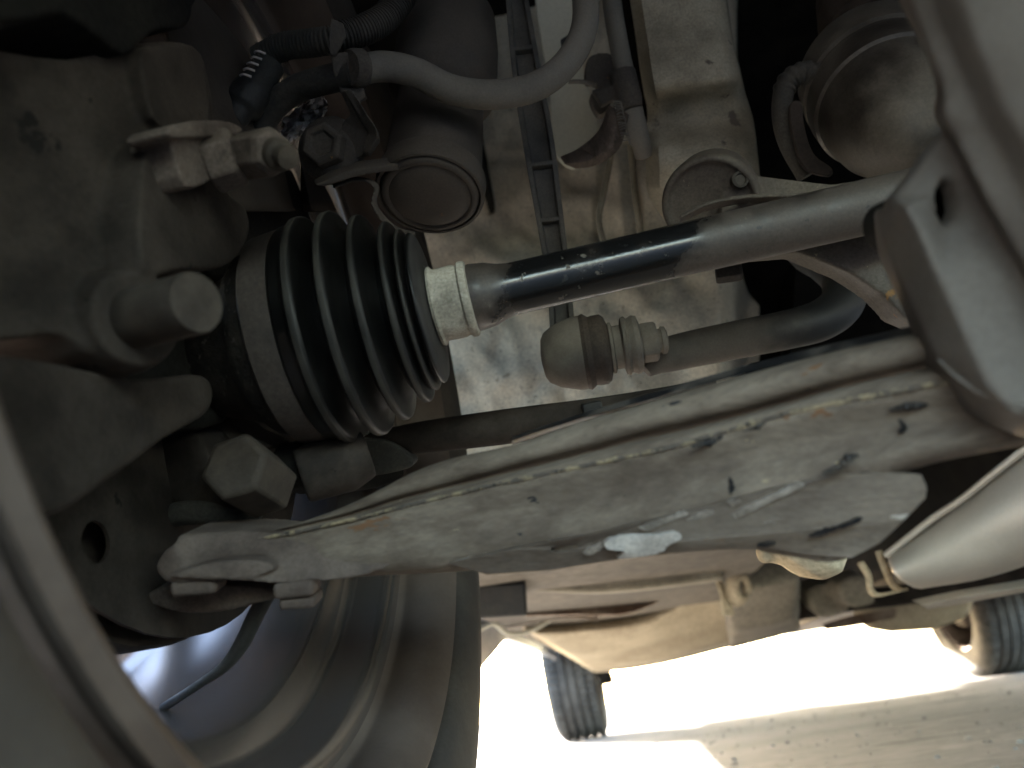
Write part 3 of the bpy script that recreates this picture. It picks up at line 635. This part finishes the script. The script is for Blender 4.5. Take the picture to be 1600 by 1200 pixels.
for rg, w_ in (([(1284, 739), (1310, 730), (1325, 716), (1342, 711)], .0011), ([(1140, 745), (1143, 760), (1141, 772)], .0010), ([(1390, 640), (1420, 634), (1450, 632)], .0012), ([(1405, 655), (1412, 668), (1404, 676)], .0010), ([(1080, 698), (1110, 690), (1130, 682)], .0012), ([(1160, 674), (1180, 668), (1196, 660)], .0010)):
    tube('dirt_crack', [p(x, y, np.interp(x, [800, 1065, 1300, 1440], [.2405, .222, .204, .1945])-(.002 if y > 690 else -.004)) for x, y in rg], [w_*.3, w_, w_*.5][:1]+[w_]*(len(rg)-2)+[w_*.3], M['edge'], ca, n=6, seg=24, mod=lambda i, r: r*(.6+.8*random.random()))
# lower plate with scuffs, holes and the bulged rear lobe
pl = [(700, 880, .2465), (800, 858, .2395), (925, 834, .232), (1065, 801, .2225), (1206, 764, .212), (1300, 743, .2065), (1380, 738, .2025), (1440, 742, .200), (1448, 760, .2005), (1447, 778, .201), (1412, 814, .204), (1376, 848, .208), (1330, 872, .212), (1270, 868, .218), (1200, 858, .222), (1120, 859, .2265), (1040, 866, .231), (960, 875, .236), (860, 891, .2415), (760, 898, .2465)]
plate('underside_plate', pl, .004, M['armdust'], ca, holes=[ell(882, 857, 23, 5.5, .2365, rot=-.08)], bevel=.0008)
casting('rear_lobe', [prism(rnd([(1150, 838, .226), (1240, 806, .220), (1340, 776, .212), (1440, 752, .203), (1448, 776, .203), (1412, 814, .207), (1372, 850, .211), (1310, 880, .216), (1240, 872, .222), (1190, 862, .226)]), .02)], M['armdust'], ca, voxel=.0009, smooth=8)
# scraped bright patch
sp = rnd([(946, 846, .2282), (975, 838, .2262), (1020, 836, .2240), (1058, 832, .2222), (1064, 842, .2228), (1045, 852, .2248), (1030, 864, .2272), (985, 872, .2310), (965, 872, .2318), (975, 862, .2290), (950, 858, .2290)], 6)
sp = [(x+2.5*noise.noise(Vector((x*.2, y*.2, 0))), y+2.0*noise.noise(Vector((x*.25, y*.25, 4))), d) for x, y, d in sp]
plate('scraped_patch', sp, .0025, M['patch'], ca)
def plate_d(x, y):
    y0 = np.interp(x, [800, 925, 1065, 1206, 1300, 1380], [858, 834, 801, 764, 743, 738]); d0 = np.interp(x, [800, 925, 1065, 1206, 1300, 1380], [.2395, .232, .2225, .212, .2065, .2025])
    y1 = np.interp(x, [860, 960, 1040, 1120, 1200, 1270, 1330], [891, 875, 866, 859, 858, 868, 872]); d1 = np.interp(x, [860, 960, 1040, 1120, 1200, 1270, 1330], [.2415, .236, .231, .2265, .222, .218, .212])
    return d0+(d1-d0)*(y-y0)/(y1-y0)
for nm_, mt_, pl_ in (('scratch', 'scuff', [(1142, 806), (1152, 799), (1200, 777), (1250, 755), (1253, 761), (1205, 784), (1156, 808)]), ('scratch', 'scuff', [(1072, 812), (1085, 804), (1112, 797), (1115, 803), (1090, 812)]),
                      ('scratch', 'scuff', [(1000, 824), (1040, 809), (1072, 801), (1072, 806), (1042, 816), (1012, 829)]), ('scratch', 'scuff', [(1138, 785), (1150, 779), (1156, 783), (1146, 792)]), ('scratch', 'scuff', [(912, 862), (935, 850), (948, 846), (940, 858), (920, 868)]),
                      ('scratch', 'scuff', [(1170, 826), (1200, 815), (1212, 815), (1195, 825)]), ('dirt_crack', 'edge', [(1266, 837), (1288, 825), (1310, 822), (1345, 808), (1342, 817), (1305, 829), (1280, 838)]), ('dirt_crack', 'edge', [(1184, 853), (1200, 847), (1212, 849), (1200, 855)])):
    q_ = rnd([(x, y, 0) for x, y in pl_], 6)
    q_ = [(x+3*noise.noise(Vector((x*.15, y*.2, 0))), y+2.2*noise.noise(Vector((x*.2, y*.25, 4)))) for x, y, _ in q_]
    plate(nm_, [(x, y, plate_d(x, y)-(.0022 if x > 1150 else .0012)) for x, y in q_], .003, M[mt_], ca)
# ball joint plate, rivets
bj = casting('ball_joint_plate', [prism(rnd([(243, 886, .256), (256, 862, .258), (272, 850, .258), (280, 836, .262), (330, 832, .266), (400, 830, .266), (480, 840, .262), (560, 850, .258), (620, 876, .252), (560, 902, .252), (500, 908, .251), (430, 912, .250), (340, 906, .250), (270, 912, .252), (252, 904, .254)]), .026), prism(rnd([(262, 900, .250), (330, 880, .250), (400, 876, .250), (430, 890, .249), (380, 905, .249), (300, 905, .249)]), .01)], M['joint'], ca, voxel=.0009, smooth=5)
for (x, y, wx, wy, d) in ((311, 912, 36, 13, .254), (465, 916, 32, 13, .252), (471, 936, 28, 9, .254)):
    rr = Matrix.Rotation(.10, 3, 'Z')
    box('rivet_head', p(x, y, d+.004), (m(wx*2, d), m(wy*2, d), .012), M['joint'], ca, rot=RW @ rr, bevel=m(wy*.7, d), seg=4)
casting('ball_joint_base', [prism(rnd([(226, 935, .272), (270, 915, .27), (400, 918, .268), (440, 930, .268), (400, 944, .268), (330, 958, .272), (270, 955, .274)]), .02)], M['cast_warm'], ca, voxel=.0009, smooth=4)
rod = thing('bent_line', p(390, 1000, .30), 'dark bent line below the ball joint in the rim, built as a tube', 'rod')
tube('rod', [p(420, 925, .285), p(400, 960, .288), p(378, 1005, .292), p(352, 1040, .297), p(310, 1070, .305), p(255, 1106, .318)], [m(13, .29), m(13, .29), m(12, .29), m(9, .3), m(7, .3), m(7, .31)], M['black'], rod, n=14, seg=50)  # dark bent line in the rim, drawn as a thin tube

# ---------------------------------------------------------------- subframe, right foreground, and what sits behind it
sf = thing('subframe', p(1500, 350, .18), 'big blurred grey subframe bracket at the right edge with an oval hole', 'subframe')
def solid(rows, n, th):
    k = [[(x, y, d+th) for x, y, d in r] for r in rows[::-1]]
    return g_loft(list(rows)+k, n)
sfp = []
bp2 = [(1478, 200, .186), (1440, 256, .189), (1400, 306, .191), (1414, 322, .186), (1440, 372, .184), (1470, 440, .182), (1500, 510, .180), (1546, 606, .177), (1590, 650, .174), (1720, 660, .168), (1720, 420, .170), (1620, 440, .176), (1590, 400, .178), (1560, 345, .180), (1530, 300, .182), (1505, 250, .184)]
sfp.append(g_plate([p(*q) for q in bp2], .008, [[p(1481+17*math.cos(a)+6*math.sin(a)*0, 315+37*math.sin(a), .1855) for a in [2*math.pi*i/24 for i in range(24)]]]))
sfp.append(solid([[(1364, 338, .216), (1374, 400, .213), (1400, 460, .210), (1424, 515, .207), (1448, 570, .204), (1502, 625, .198), (1560, 660, .194)],
                  [(1366, 326, .204), (1386, 390, .200), (1412, 450, .197), (1440, 510, .194), (1470, 570, .191), (1524, 622, .187), (1580, 656, .184)],
                  [(1412, 316, .1865), (1440, 372, .184), (1470, 440, .182), (1486, 475, .181), (1504, 515, .180), (1546, 606, .177), (1592, 650, .174)]], 40, .009))
sfp.append(solid([[(1380, -80, .205), (1403, 0, .203), (1442, 80, .199), (1462, 140, .197), (1458, 180, .196), (1478, 215, .195), (1530, 310, .190), (1580, 400, .186), (1640, 500, .18), (1720, 600, .175)],
                  [(1400, -80, .182), (1420, 0, .180), (1452, 80, .176), (1474, 140, .175), (1474, 180, .175), (1492, 215, .175), (1540, 310, .172), (1592, 400, .170), (1650, 500, .166), (1730, 600, .162)],
                  [(1440, -80, .176), (1458, 0, .174), (1490, 80, .172), (1515, 140, .171), (1530, 180, .170), (1552, 215, .169), (1600, 310, .166), (1650, 400, .163), (1700, 500, .16), (1780, 600, .156)],
                  [(1480, -80, .166), (1500, 0, .164), (1530, 80, .162), (1556, 140, .161), (1575, 180, .160), (1596, 215, .159), (1650, 310, .157), (1700, 400, .155), (1760, 500, .152), (1830, 600, .15)],
                  [(1750, -80, .140), (1770, 0, .139), (1800, 80, .138), (1820, 140, .137), (1840, 180, .136), (1860, 215, .136), (1900, 310, .135), (1950, 400, .134), (2000, 500, .132), (2050, 600, .13)]], 50, .009))
casting('bracket_pressing', sfp, M['subframe'], sf, voxel=.0009, smooth=8)
lathe('hole_shade_cup', p(1481, 315, .192), -FWD, [(-.03, 0), (-.03, m(45, .19)), (-.003, m(45, .19)), (-.003, m(46, .19)), (-.031, m(46, .19)), (-.031, 0)], M['deep'], sf, n=24)  # near-black cup added behind the hole so it reads as deep shade
# foot where bracket and arm meet
casting('bracket_foot', [g_loft([[(1430, 560, .215), (1500, 640, .2), (1620, 690, .18), (1700, 700, .175)], [(1460, 560, .19), (1520, 610, .182), (1620, 640, .17), (1700, 640, .168)], [(1500, 540, .20), (1560, 560, .19), (1660, 600, .18), (1720, 600, .18)], [(1440, 580, .24), (1520, 650, .23), (1640, 690, .22), (1720, 690, .22)]], 24)], M['subframe'], sf, voxel=.001, smooth=6)

sa = thing('lower_crossmember', p(1250, 310, .35), 'brown filmed pressed steel arm with round bushing behind the drive shaft', 'subframe arm')
BAX = (p(1105, 320, .32)-p(1120, 280, .36)).normalized()
casting('arm_plate', [prism([(1150, 268, .345), (1200, 276, .342), (1300, 288, .335), (1380, 275, .33), (1450, 258, .325), (1480, 300, .32), (1470, 520, .315), (1415, 497, .32), (1380, 460, .325), (1330, 427, .33), (1250, 394, .335), (1180, 400, .34), (1120, 380, .345), (1130, 300, .347)], .02), g_lathe(p(1110, 317, .352), BAX, [(-.022, m(70, .35)), (0, m(76, .35)), (.003, m(74, .35)), (.0035, m(66, .35)), (.001, m(62, .35)), (.0, 1e-6)], 48), g_loft([[(1060, 335, .338), (1110, 312, .335), (1180, 302, .334), (1260, 300, .332)], [(1062, 342, .336), (1112, 318, .333), (1182, 308, .332), (1260, 308, .330)], [(1062, 350, .345), (1112, 330, .345), (1182, 320, .345), (1260, 320, .345)]], 24)], M['brownplate'], sa, voxel=.0010, smooth=4)
lathe('tab_bolt', p(1156, 281, .340), -FWD, [(-.003, m(13, .34)), (.001, m(13, .34)), (.0015, m(9, .34)), (.0005, m(8, .34)), (.0005, 0)], M['bracket'], sa, n=20)
hexa('bolt_head', p(1118, 430, .345), p(1160, 424, .342), m(15, .34), M['bracket'], sa)

gb = thing('inner_joint', p(1410, 200, .40), 'oily metal dome of the inner joint at the upper right under a dark housing', 'joint housing')
GP = p(1352, 105, .455); GA = p(1440, 246, .378)-GP
GL = GA.length
lathe('housing', p(1352, -90, .52), p(1372, 120, .45)-p(1352, -90, .52), [(0, .026), (.03, .032), (.06, .0335), (.085, .033), (.10, .028), (.115, .0)], M['cast'], gb, n=48)
lathe('dome', GP, GA, [(t*GL, r*.84) for t, r in [(.0, .030), (.02, .046), (.05, .0485), (.22, .0495), (.25, .0490), (.255, .0465), (.30, .046), (.305, .0485), (.33, .0490), (.46, .0475), (.47, .0452), (.49, .0452), (.66, .041), (.82, .031), (.93, .017), (.97, .008), (.98, 0)]], M['dome'], gb, n=96)
tube('drain_fin', [p(1372, 98, .40), p(1400, 78, .398), (p(1440, 62, .395))], .004, M['dome'], gb, n=10, seg=14)
vh = thing('breather_hose', p(1230, 190, .44), 'short curved breather hose hooked beside the oily dome', 'hose')
tube('hose', [p(1300, 150, .43), p(1284, 122, .432), p(1256, 114, .434), p(1230, 130, .436), p(1222, 170, .437), p(1232, 220, .437), p(1262, 275, .436)], m(17, .435), M['rubber'], vh, n=18, seg=90, mod=lambda i, r: r*(1.08 if (i % 4 < 2 and i < 40) else .95))
plate('strap', rnd([(1235, 165, .425), (1252, 160, .425), (1258, 200, .425), (1272, 240, .424), (1300, 262, .42), (1296, 275, .42), (1258, 262, .424), (1240, 215, .425)]), .003, M['cast'], vh, bevel=.0006)

# ---------------------------------------------------------------- pipe, grommet cluster and bristle flap at the top centre
bp_ = thing('brake_pipe', p(965, 60, .50), 'thin grey pipe dropping beside the frame rail into a clip', 'pipe')
tube('pipe', [p(948, -60, .505), p(960, 30, .50), p(975, 110, .497), p(982, 140, .496), p(998, 210, .50), p(1006, 240, .51)], m(15, .5), M['hose'], bp_, n=16, seg=40)
casting('clip', [g_lathe(p(972, 112, .494), p(985, 170, .494)-p(972, 112, .494), [(0, m(21, .49)), (.02, m(22, .49)), (.026, m(19, .49))], 20),
                 prism([(925, 140, .495), (965, 130, .49), (970, 150, .49), (940, 165, .495)], .006)], M['bracket'], bp_, voxel=.001, smooth=3)
tube('lower_sleeve', [p(985, 172, .497), p(994, 205, .50), p(1002, 238, .506)], [m(18, .5), m(18, .5), m(8, .5)], M['hose'], bp_, n=16, seg=20)
fl = thing('bristle_flap', p(930, 210, .48), 'curved brown flap edged with bristles hanging beside the clip', 'flap')
loft('flap', [[(876, 246, .49), (905, 232, .488), (935, 205, .486), (952, 165, .485)], [(882, 256, .487), (920, 250, .484), (952, 225, .482), (966, 172, .482)], [(900, 263, .489), (935, 256, .487), (968, 230, .485), (982, 180, .485)]], 30, M['bristle'], fl, closed=False, thick=.0015)
for k in range(26):
    t = k/25
    a = crv([(912, 232, .484), (940, 210, .482), (958, 165, .481)], 26)[k]
    tube('bristle', [p(*a), p(a[0]+22, a[1]+12+4*random.random(), .482)], .00045, M['bristle'], fl, n=5, seg=4)
for k in range(16):
    t = k/15; x = 962+14*t; y = 158+62*t
    tube('thread', [p(x-4, y, .478), p(x+5+3*random.random(), y-5+6*random.random(), .477), p(x+9, y+5, .478)], .0004, M['hose'], fl, n=5, seg=6)
gm = thing('grommet', p(915, 130, .52), 'torn brown grommet and thin wire near the hose bend', 'grommet')
casting('plug', [prism(rnd([(918, 92, .53), (940, 82, .53), (960, 90, .53), (966, 130, .53), (945, 150, .53), (930, 128, .53), (915, 126, .53)]), .01), prism(rnd([(925, 145, .52), (950, 135, .52), (955, 160, .52), (938, 180, .52), (924, 160, .52)]), .01)], M['brownplate'], gm, voxel=.001, smooth=2)
tube('wire', [p(888, 128, .52), p(910, 128, .52), p(930, 134, .515)], .0016, M['hose'], gm, n=8, seg=16)
plate('dark_tab', [(876, 62, .56), (888, 54, .56), (892, 78, .56), (880, 86, .56)], .003, M['black'], gm)

# ---------------------------------------------------------------- muffler at the right
mu = thing('muffler', p(1520, 830, .8), 'big silver grey exhaust muffler at the lower right', 'muffler')
MA0 = p(1400, 868, .80); MA1 = p(1720, 690, .66); MAX_ = MA1-MA0; ML = MAX_.length
loft('shell', [[(1392, 862, .80), (1450, 810, .77), (1530, 745, .73), (1640, 650, .67)], [(1380, 872, .76), (1460, 818, .73), (1545, 752, .69), (1660, 665, .63)], [(1386, 890, .735), (1480, 850, .70), (1570, 800, .66), (1690, 730, .60)], [(1400, 908, .73), (1500, 885, .70), (1600, 850, .66), (1700, 810, .60)],
               [(1425, 920, .75), (1520, 905, .72), (1610, 880, .68), (1700, 850, .63)], [(1440, 924, .80), (1540, 910, .77), (1620, 885, .74), (1710, 850, .70)], [(1420, 890, .88), (1520, 850, .86), (1620, 800, .82), (1710, 750, .80)]], 40, M['silver'], mu, sharp=0, sub=1)
tube('seam_flange', [p(1384, 868, .762), p(1455, 812, .732), p(1500, 782, .71), p(1545, 746, .688), p(1660, 655, .628)], .0035, M['silver'], mu, n=10, seg=40)
for pts in ([(1340, 880), (1352, 900), (1362, 930), (1410, 922)], [(1368, 862), (1378, 890), (1390, 915), (1404, 924)]):
    loft('hanger', [[(x, y, .78) for x, y in pts], [(x+9, y-2, .775) for x, y in pts]], 16, M['sand'], mu, closed=False, thick=.003)
loft('heat_shield', [[(1424, 938, .85), (1500, 922, .82), (1598, 906, .78), (1700, 890, .74)], [(1440, 946, .83), (1510, 932, .80), (1598, 918, .76), (1700, 902, .72)], [(1450, 952, .84), (1520, 940, .81), (1598, 926, .77), (1700, 908, .73)], [(1460, 945, .90), (1520, 932, .88), (1600, 916, .84), (1700, 900, .80)]], 24, M['silver'], mu, sharp=30)

# ---------------------------------------------------------------- underbody farther back
bl = thing('bulb_fitting', p(1250, 865, .45), 'sandy bulb shaped fitting poking out below the control arm', 'fitting')
casting('bulb', [g_lathe(p(1262, 830, .45), p(1230, 880, .45)-p(1262, 830, .45), [(0, .026), (.010, .028), (.020, .022), (.026, .010)], 24), g_lathe(p(1240, 858, .45), p(1186, 862, .45)-p(1240, 858, .45), [(0, .012), (.012, .008), (.017, .007), (.019, .008), (.022, .005)], 16),
                 prism(rnd([(1230, 850, .45), (1330, 850, .45), (1300, 880, .45), (1240, 898, .45)]), .03)], M['sand'], bl, voxel=.0018, smooth=6)
for x0, x1 in ((-.22, .20), (.66, 1.6)):
    V, Fc = g_plate([Vector((x0, .70, .26)), Vector((x1, .70, .26)), Vector((x1, 4.1, .30)), Vector((x0, 4.1, .30))], .03, direction=(0, 0, 1)); mesh('floor_pan', V, Fc, M['floor'], car)
V, Fc = [], []
for Y, z in ((.70, .275), (4.1, .315)):
    V += [Vector((.19, Y, z)), Vector((.27, Y, .50)), Vector((.60, Y, .50)), Vector((.67, Y, z)), Vector((.67, Y, z+.02)), Vector((.62, Y, .52)), Vector((.25, Y, .52)), Vector((.17, Y, z+.02))]
for k in range(8): Fc.append((k, (k+1) % 8, 8+(k+1) % 8, 8+k))
Fc += [tuple(range(8)), tuple(range(8, 16))]
mesh('exhaust_tunnel', V, Fc, M['deep'], car)
loft('floor_beam', [[(800, 872, .95), (950, 866, 1.0), (1130, 858, 1.05)], [(800, 922, .93), (950, 925, .98), (1130, 905, 1.03)], [(800, 925, 1.05), (950, 928, 1.1), (1130, 908, 1.15)], [(800, 872, 1.05), (950, 866, 1.1), (1130, 858, 1.15)]], 16, M['rail'], car, sharp=30, bevel=.004)
box('jacking_block', p(782, 920, .90), (.062, .040, .10), M['black'], car, rot=RW @ Matrix.Rotation(.06, 3, 'Z'), bevel=.004)
loft('sill_seam', [[(815, 930, 1.2), (900, 928, 1.25), (1000, 930, 1.3), (1060, 918, 1.3)], [(822, 962, 1.15), (900, 960, 1.2), (980, 958, 1.25), (1060, 926, 1.3)], [(822, 965, 1.3), (900, 963, 1.35), (980, 960, 1.4), (1060, 928, 1.4)]], 30, M['rust'], car, wob=.004)
loft('sill_flange', [[(740, 968, 1.25), (790, 972, 1.3), (850, 962, 1.3), (905, 958, 1.3), (935, 965, 1.35)], [(742, 975, 1.24), (790, 980, 1.29), (850, 970, 1.29), (905, 966, 1.29), (935, 972, 1.34)], [(742, 975, 1.3), (790, 980, 1.34), (850, 970, 1.34), (905, 966, 1.34), (935, 972, 1.4)]], 30, M['silver'], car)
ft = thing('fuel_tank', p(1000, 1000, 1.6), 'sandy dust covered fuel tank slung under the rear floor', 'fuel tank')
casting('tank', [g_loft([[(800, 975, 1.35), (900, 968, 1.45), (1000, 955, 1.5), (1080, 915, 1.5), (1130, 905, 1.5)],
                         [(840, 990, 1.33), (920, 985, 1.42), (1010, 975, 1.45), (1090, 935, 1.42), (1140, 925, 1.42)],
                         [(905, 1030, 1.7), (960, 1035, 1.75), (1030, 1030, 1.75), (1100, 1010, 1.7), (1150, 1000, 1.7)],
                         [(930, 1052, 2.1), (990, 1046, 2.1), (1050, 1035, 2.1), (1110, 1020, 2.1), (1160, 1008, 2.1)],
                         [(850, 975, 2.2), (950, 965, 2.2), (1040, 950, 2.2), (1100, 930, 2.2), (1150, 920, 2.2)]], 30)], M['sand'], ft, voxel=.009, smooth=4)
tcv = casting('tank_cover', [g_loft([[(1115, 872, 1.2), (1180, 862, 1.2), (1245, 858, 1.2)], [(1135, 925, 1.15), (1200, 915, 1.15), (1250, 905, 1.15)], [(1140, 985, 1.3), (1200, 978, 1.3), (1240, 965, 1.3)], [(1140, 1015, 1.7), (1200, 1000, 1.7), (1250, 985, 1.7)], [(1140, 940, 1.8), (1200, 930, 1.8), (1250, 920, 1.8)]], 20)], M['sandgrey'], ft, voxel=.008, smooth=3)
for k in range(7):
    tube('frayed_strand', [p(1118+3*k, 900+4*k, 1.14), p(1128+2*k, 930+3*k, 1.13), p(1132+2*k, 960, 1.13)], .0045, M['sand'], tcv, n=6, seg=12)
for k in range(5):
    pts = [p(1152+2*k+math.cos(a)*(14-k), 918+math.sin(a)*(26-2.5*k), 1.13-.004*k) for a in [i*2*math.pi/10+.3*k for i in range(10)]]
    tube('coiled_strand', pts, .005, M['sand'], tcv, n=6, seg=30)
hg = thing('rear_beam', p(1380, 940, 1.2), 'dark rear axle beam with pale brackets behind the muffler', 'axle beam')
tube('beam', [p(1235, 955, 1.5), p(1320, 940, 1.5), p(1440, 925, 1.5), p(1640, 890, 1.5)], .020, M['cast'], hg, n=16, seg=24)
casting('bracket', [prism(rnd([(1262, 925, 1.4), (1300, 912, 1.4), (1330, 930, 1.4), (1322, 958, 1.4), (1280, 965, 1.4)]), .06), prism(rnd([(1310, 915, 1.35), (1350, 900, 1.35), (1370, 940, 1.35), (1330, 950, 1.35)]), .05)], M['sandgrey'], hg, voxel=.006, smooth=3)
loft('spring_link', [[(1285, 975, 1.9), (1330, 962, 1.9), (1400, 950, 1.9)], [(1290, 985, 1.88), (1340, 978, 1.88), (1400, 965, 1.88)], [(1290, 985, 2.0), (1340, 978, 2.0), (1400, 965, 2.0)]], 10, M['rust'], hg)
rm = thing('rear_silencer', p(1420, 965, 2.2), 'rounded sandy rear silencer between the rear wheels', 'silencer')
RA = p(1510, 940, 2.2)-p(1335, 962, 2.2); RL = RA.length
casting('silencer_body', [g_lathe(p(1335, 955, 2.2), RA, [(0, .02), (.03, .055), (.09, .072), (RL*.6, .078), (RL*.9, .06), (RL, .03)], 28)], M['sand'], rm, voxel=.008, smooth=3)

cb = tube('floor_cable', [p(738, 992, 1.2), p(770, 975, 1.22), p(795, 990, 1.25), p(830, 985, 1.3), p(870, 962, 1.35)], .004, M['white'], car, n=8, seg=30)
casting('mud_flap', [g_plate([p(*q) for q in [(918, 1020, 2.4), (950, 1040, 2.4), (962, 1068, 2.4), (940, 1072, 2.4), (925, 1050, 2.4)]], .05)], M['deep'], car, voxel=.008, smooth=1)
# rear wheels
def rear_wheel(loc, label, first=None):
    t = thing('road_wheel', loc, label, 'wheel', 'rear wheels seen under the car')
    if first is None:
        C0 = Vector(loc)+Vector((0, 0, .295))
        prof = [(-.098, .19), (-.102, .215), (-.108, .24), (-.104, .265), (-.09, .284)]
        for k in range(5):
            x = -.078+k*.036
            prof += [(x, .294), (x+.026, .295), (x+.027, .286), (x+.0355, .286)]
        prof = prof[:-2]+[(.09, .284), (.104, .265), (.108, .24), (.102, .215), (.098, .19)]
        def lug2(tt, r, th):
            if r > .28 and abs(tt) > .05 and (th*70/(2*math.pi)) % 1 < .12: return r-.007
            return r
        lathe('tyre', C0, (1, 0, 0), prof, M['tyrefar'], t, n=280, open_=True, mod=lug2, sharp=35)
        lathe('rim', C0, (1, 0, 0), [(-.098, .19), (-.094, .20), (-.085, .18), (-.04, .165), (.05, .16), (.06, .10), (.06, .05), (.02, .05), (.02, .0)], M['rim'], t, n=64, open_=True)
        lathe('brake_drum', C0, (1, 0, 0), [(-.075, 0), (-.075, .09), (-.06, .105), (.0, .11), (.05, .11)], M['cast'], t, n=40)
        return t
    for ch in first.children:
        c = ch.copy(); COL.objects.link(c); c.parent = t
    return t
rw1 = rear_wheel((-.27, 3.42, 0), 'rear wheel at the left, narrow grey tread in the glare')
rw2 = rear_wheel((1.40, 3.42, 0), 'rear wheel at the far right edge showing its side and tread', rw1)
for (x, y, Y, h) in ((1330, 1040, 9, .16), (1424, 1035, 11, .42)):
    q = pZ(x, y, .0) if False else CAMLOC+wdir(x, y)*(Y)
    t = lathe('bollard', Vector((q.x, q.y, 0)), (0, 0, 1), [(0, .10), (.02, .11), (h*.8, .10), (h, .06), (h+.01, 0)], M['white'], None, n=20, base=None)
    tag(t, 'short pale post' if h < .2 else 'taller pale post', 'bollard')
bpy.data.objects['bollard']['label'] = 'shorter pale post far behind the car in the glare'
bpy.data.objects['bollard.001']['label'] = 'taller pale post far behind the car, nearer the rear tyre'
for o in (bpy.data.objects['bollard'], bpy.data.objects['bollard.001']): o['group'] = 'posts in the far glare'
q = pZ(1000, 1104, .0)
st_ = casting('pebble', [g_lathe(p(1000, 1103, 2.0)*1.0, (0, 0, 1), [(-.004, .003), (0, .006), (.004, .003)], 8)], M['cast'], None, voxel=.0015, smooth=1) if False else None

# ---------------------------------------------------------------- outer shell of the car (keeps the sky off its underside)
def shell(name, pts, th, direction, mat): 
    V, Fc = g_plate([Vector(q) for q in pts], th, direction=direction); return mesh(name, V, Fc, mat, car, bevel=.01)
shell('bonnet_lining', [(-.23, -.54, .80), (1.58, -.54, .80), (1.58, 1.0, .95), (-.23, 1.0, .95)], .02, (0, 0, 1), M['deep'])
shell('bonnet', [(-.24, -.55, .86), (1.60, -.55, .86), (1.60, 1.0, 1.02), (-.24, 1.0, 1.02)], .02, (0, 0, 1), M['shell'])
shell('roof', [(-.10, 1.9, 1.48), (1.32, 1.9, 1.48), (1.32, 3.6, 1.46), (-.10, 3.6, 1.46)], .02, (0, 0, 1), M['shell'])
shell('windscreen', [(-.20, 1.0, 1.03), (1.42, 1.0, 1.03), (1.32, 1.9, 1.48), (-.10, 1.9, 1.48)], .01, (0, -.5, 1), M['glass'])
shell('rear_window', [(-.10, 3.6, 1.46), (1.32, 3.6, 1.46), (1.42, 4.15, 1.02), (-.20, 4.15, 1.02)], .01, (0, .5, 1), M['glass'])
shell('boot_lid', [(-.24, 4.15, 1.02), (1.60, 4.15, 1.02), (1.60, 4.2, .45), (-.24, 4.2, .45)], .02, (0, 1, 0), M['shell'])
shell('front_bumper', [(-.26, -.60, .42), (1.62, -.60, .42), (1.60, -.55, .86), (-.24, -.55, .86)], .03, (0, -1, 0), M['shell'])
def side(X, dx):
    pts = [(X, -.55, .30), (X, -.08, .30)]
    for k in range(13):
        a = math.pi-math.pi*k/12; pts.append((X, .266+math.cos(a)*.345, .30+math.sin(a)*.33))
    pts += [(X, .66, .20), (X, 1.5, .21), (X, 1.9, .30), (X, 3.05, .31)]
    for k in range(13):
        a = math.pi-math.pi*k/12; pts.append((X, 3.45+math.cos(a)*.36, .30+math.sin(a)*.33))
    pts += [(X, 4.2, .40), (X, 4.15, 1.03), (X, 1.0, 1.03), (X, -.55, .88)]
    return shell('side_panel', pts, .02, (dx, 0, 0), M['shell'])
side(-.30, -1); side(1.62, 1)
def sidewin(X, X2, dx):
    return shell('side_window', [(X, 1.0, 1.035), (X, 4.13, 1.035), (X2, 3.6, 1.46), (X2, 1.9, 1.48)], .008, (dx, 0, 0), M['glass'])
sidewin(-.29, -.10, -1); sidewin(1.49, 1.32, 1)
# engine bay firewall and engine block that close the view upwards
shell('firewall', [(-.28, .70, .285), (1.48, .70, .285), (1.48, 1.0, 1.0), (-.28, 1.0, 1.0)], .01, (0, 1, .2), M['deep'])
shell('inner_fender', [(-.06, -.4, .62), (-.06, .66, .62), (-.06, .9, .98), (-.06, -.4, .84)], .006, (1, 0, 0), M['deep'])
shell('wheel_arch_liner', [(-.29, -.30, .66), (-.06, -.30, .66), (-.06, .66, .66), (-.29, .66, .66)], .006, (0, 0, 1), M['deep'])
shell('light_block_liner', [(-.29, -.16, .17), (-.05, -.16, .17), (-.05, -.16, .66), (-.29, -.16, .66)], .004, (0, -1, 0), M['deep'])  # unseen panel added ahead of the wheel to block light from front left
eng = thing('engine_block', (.6, .25, .3), 'near-black engine and gearbox filling the gap at the top right', 'engine')
casting('block', [box_pts((.72, .30, .60), Vector((.30, 0, 0)), Vector((0, .22, 0)), Vector((0, 0, .20))), box_pts((.60, .36, .42), Vector((.16, 0, 0)), Vector((0, .14, 0)), Vector((0, 0, .09)))], M['deep'], eng, voxel=.012, smooth=3)
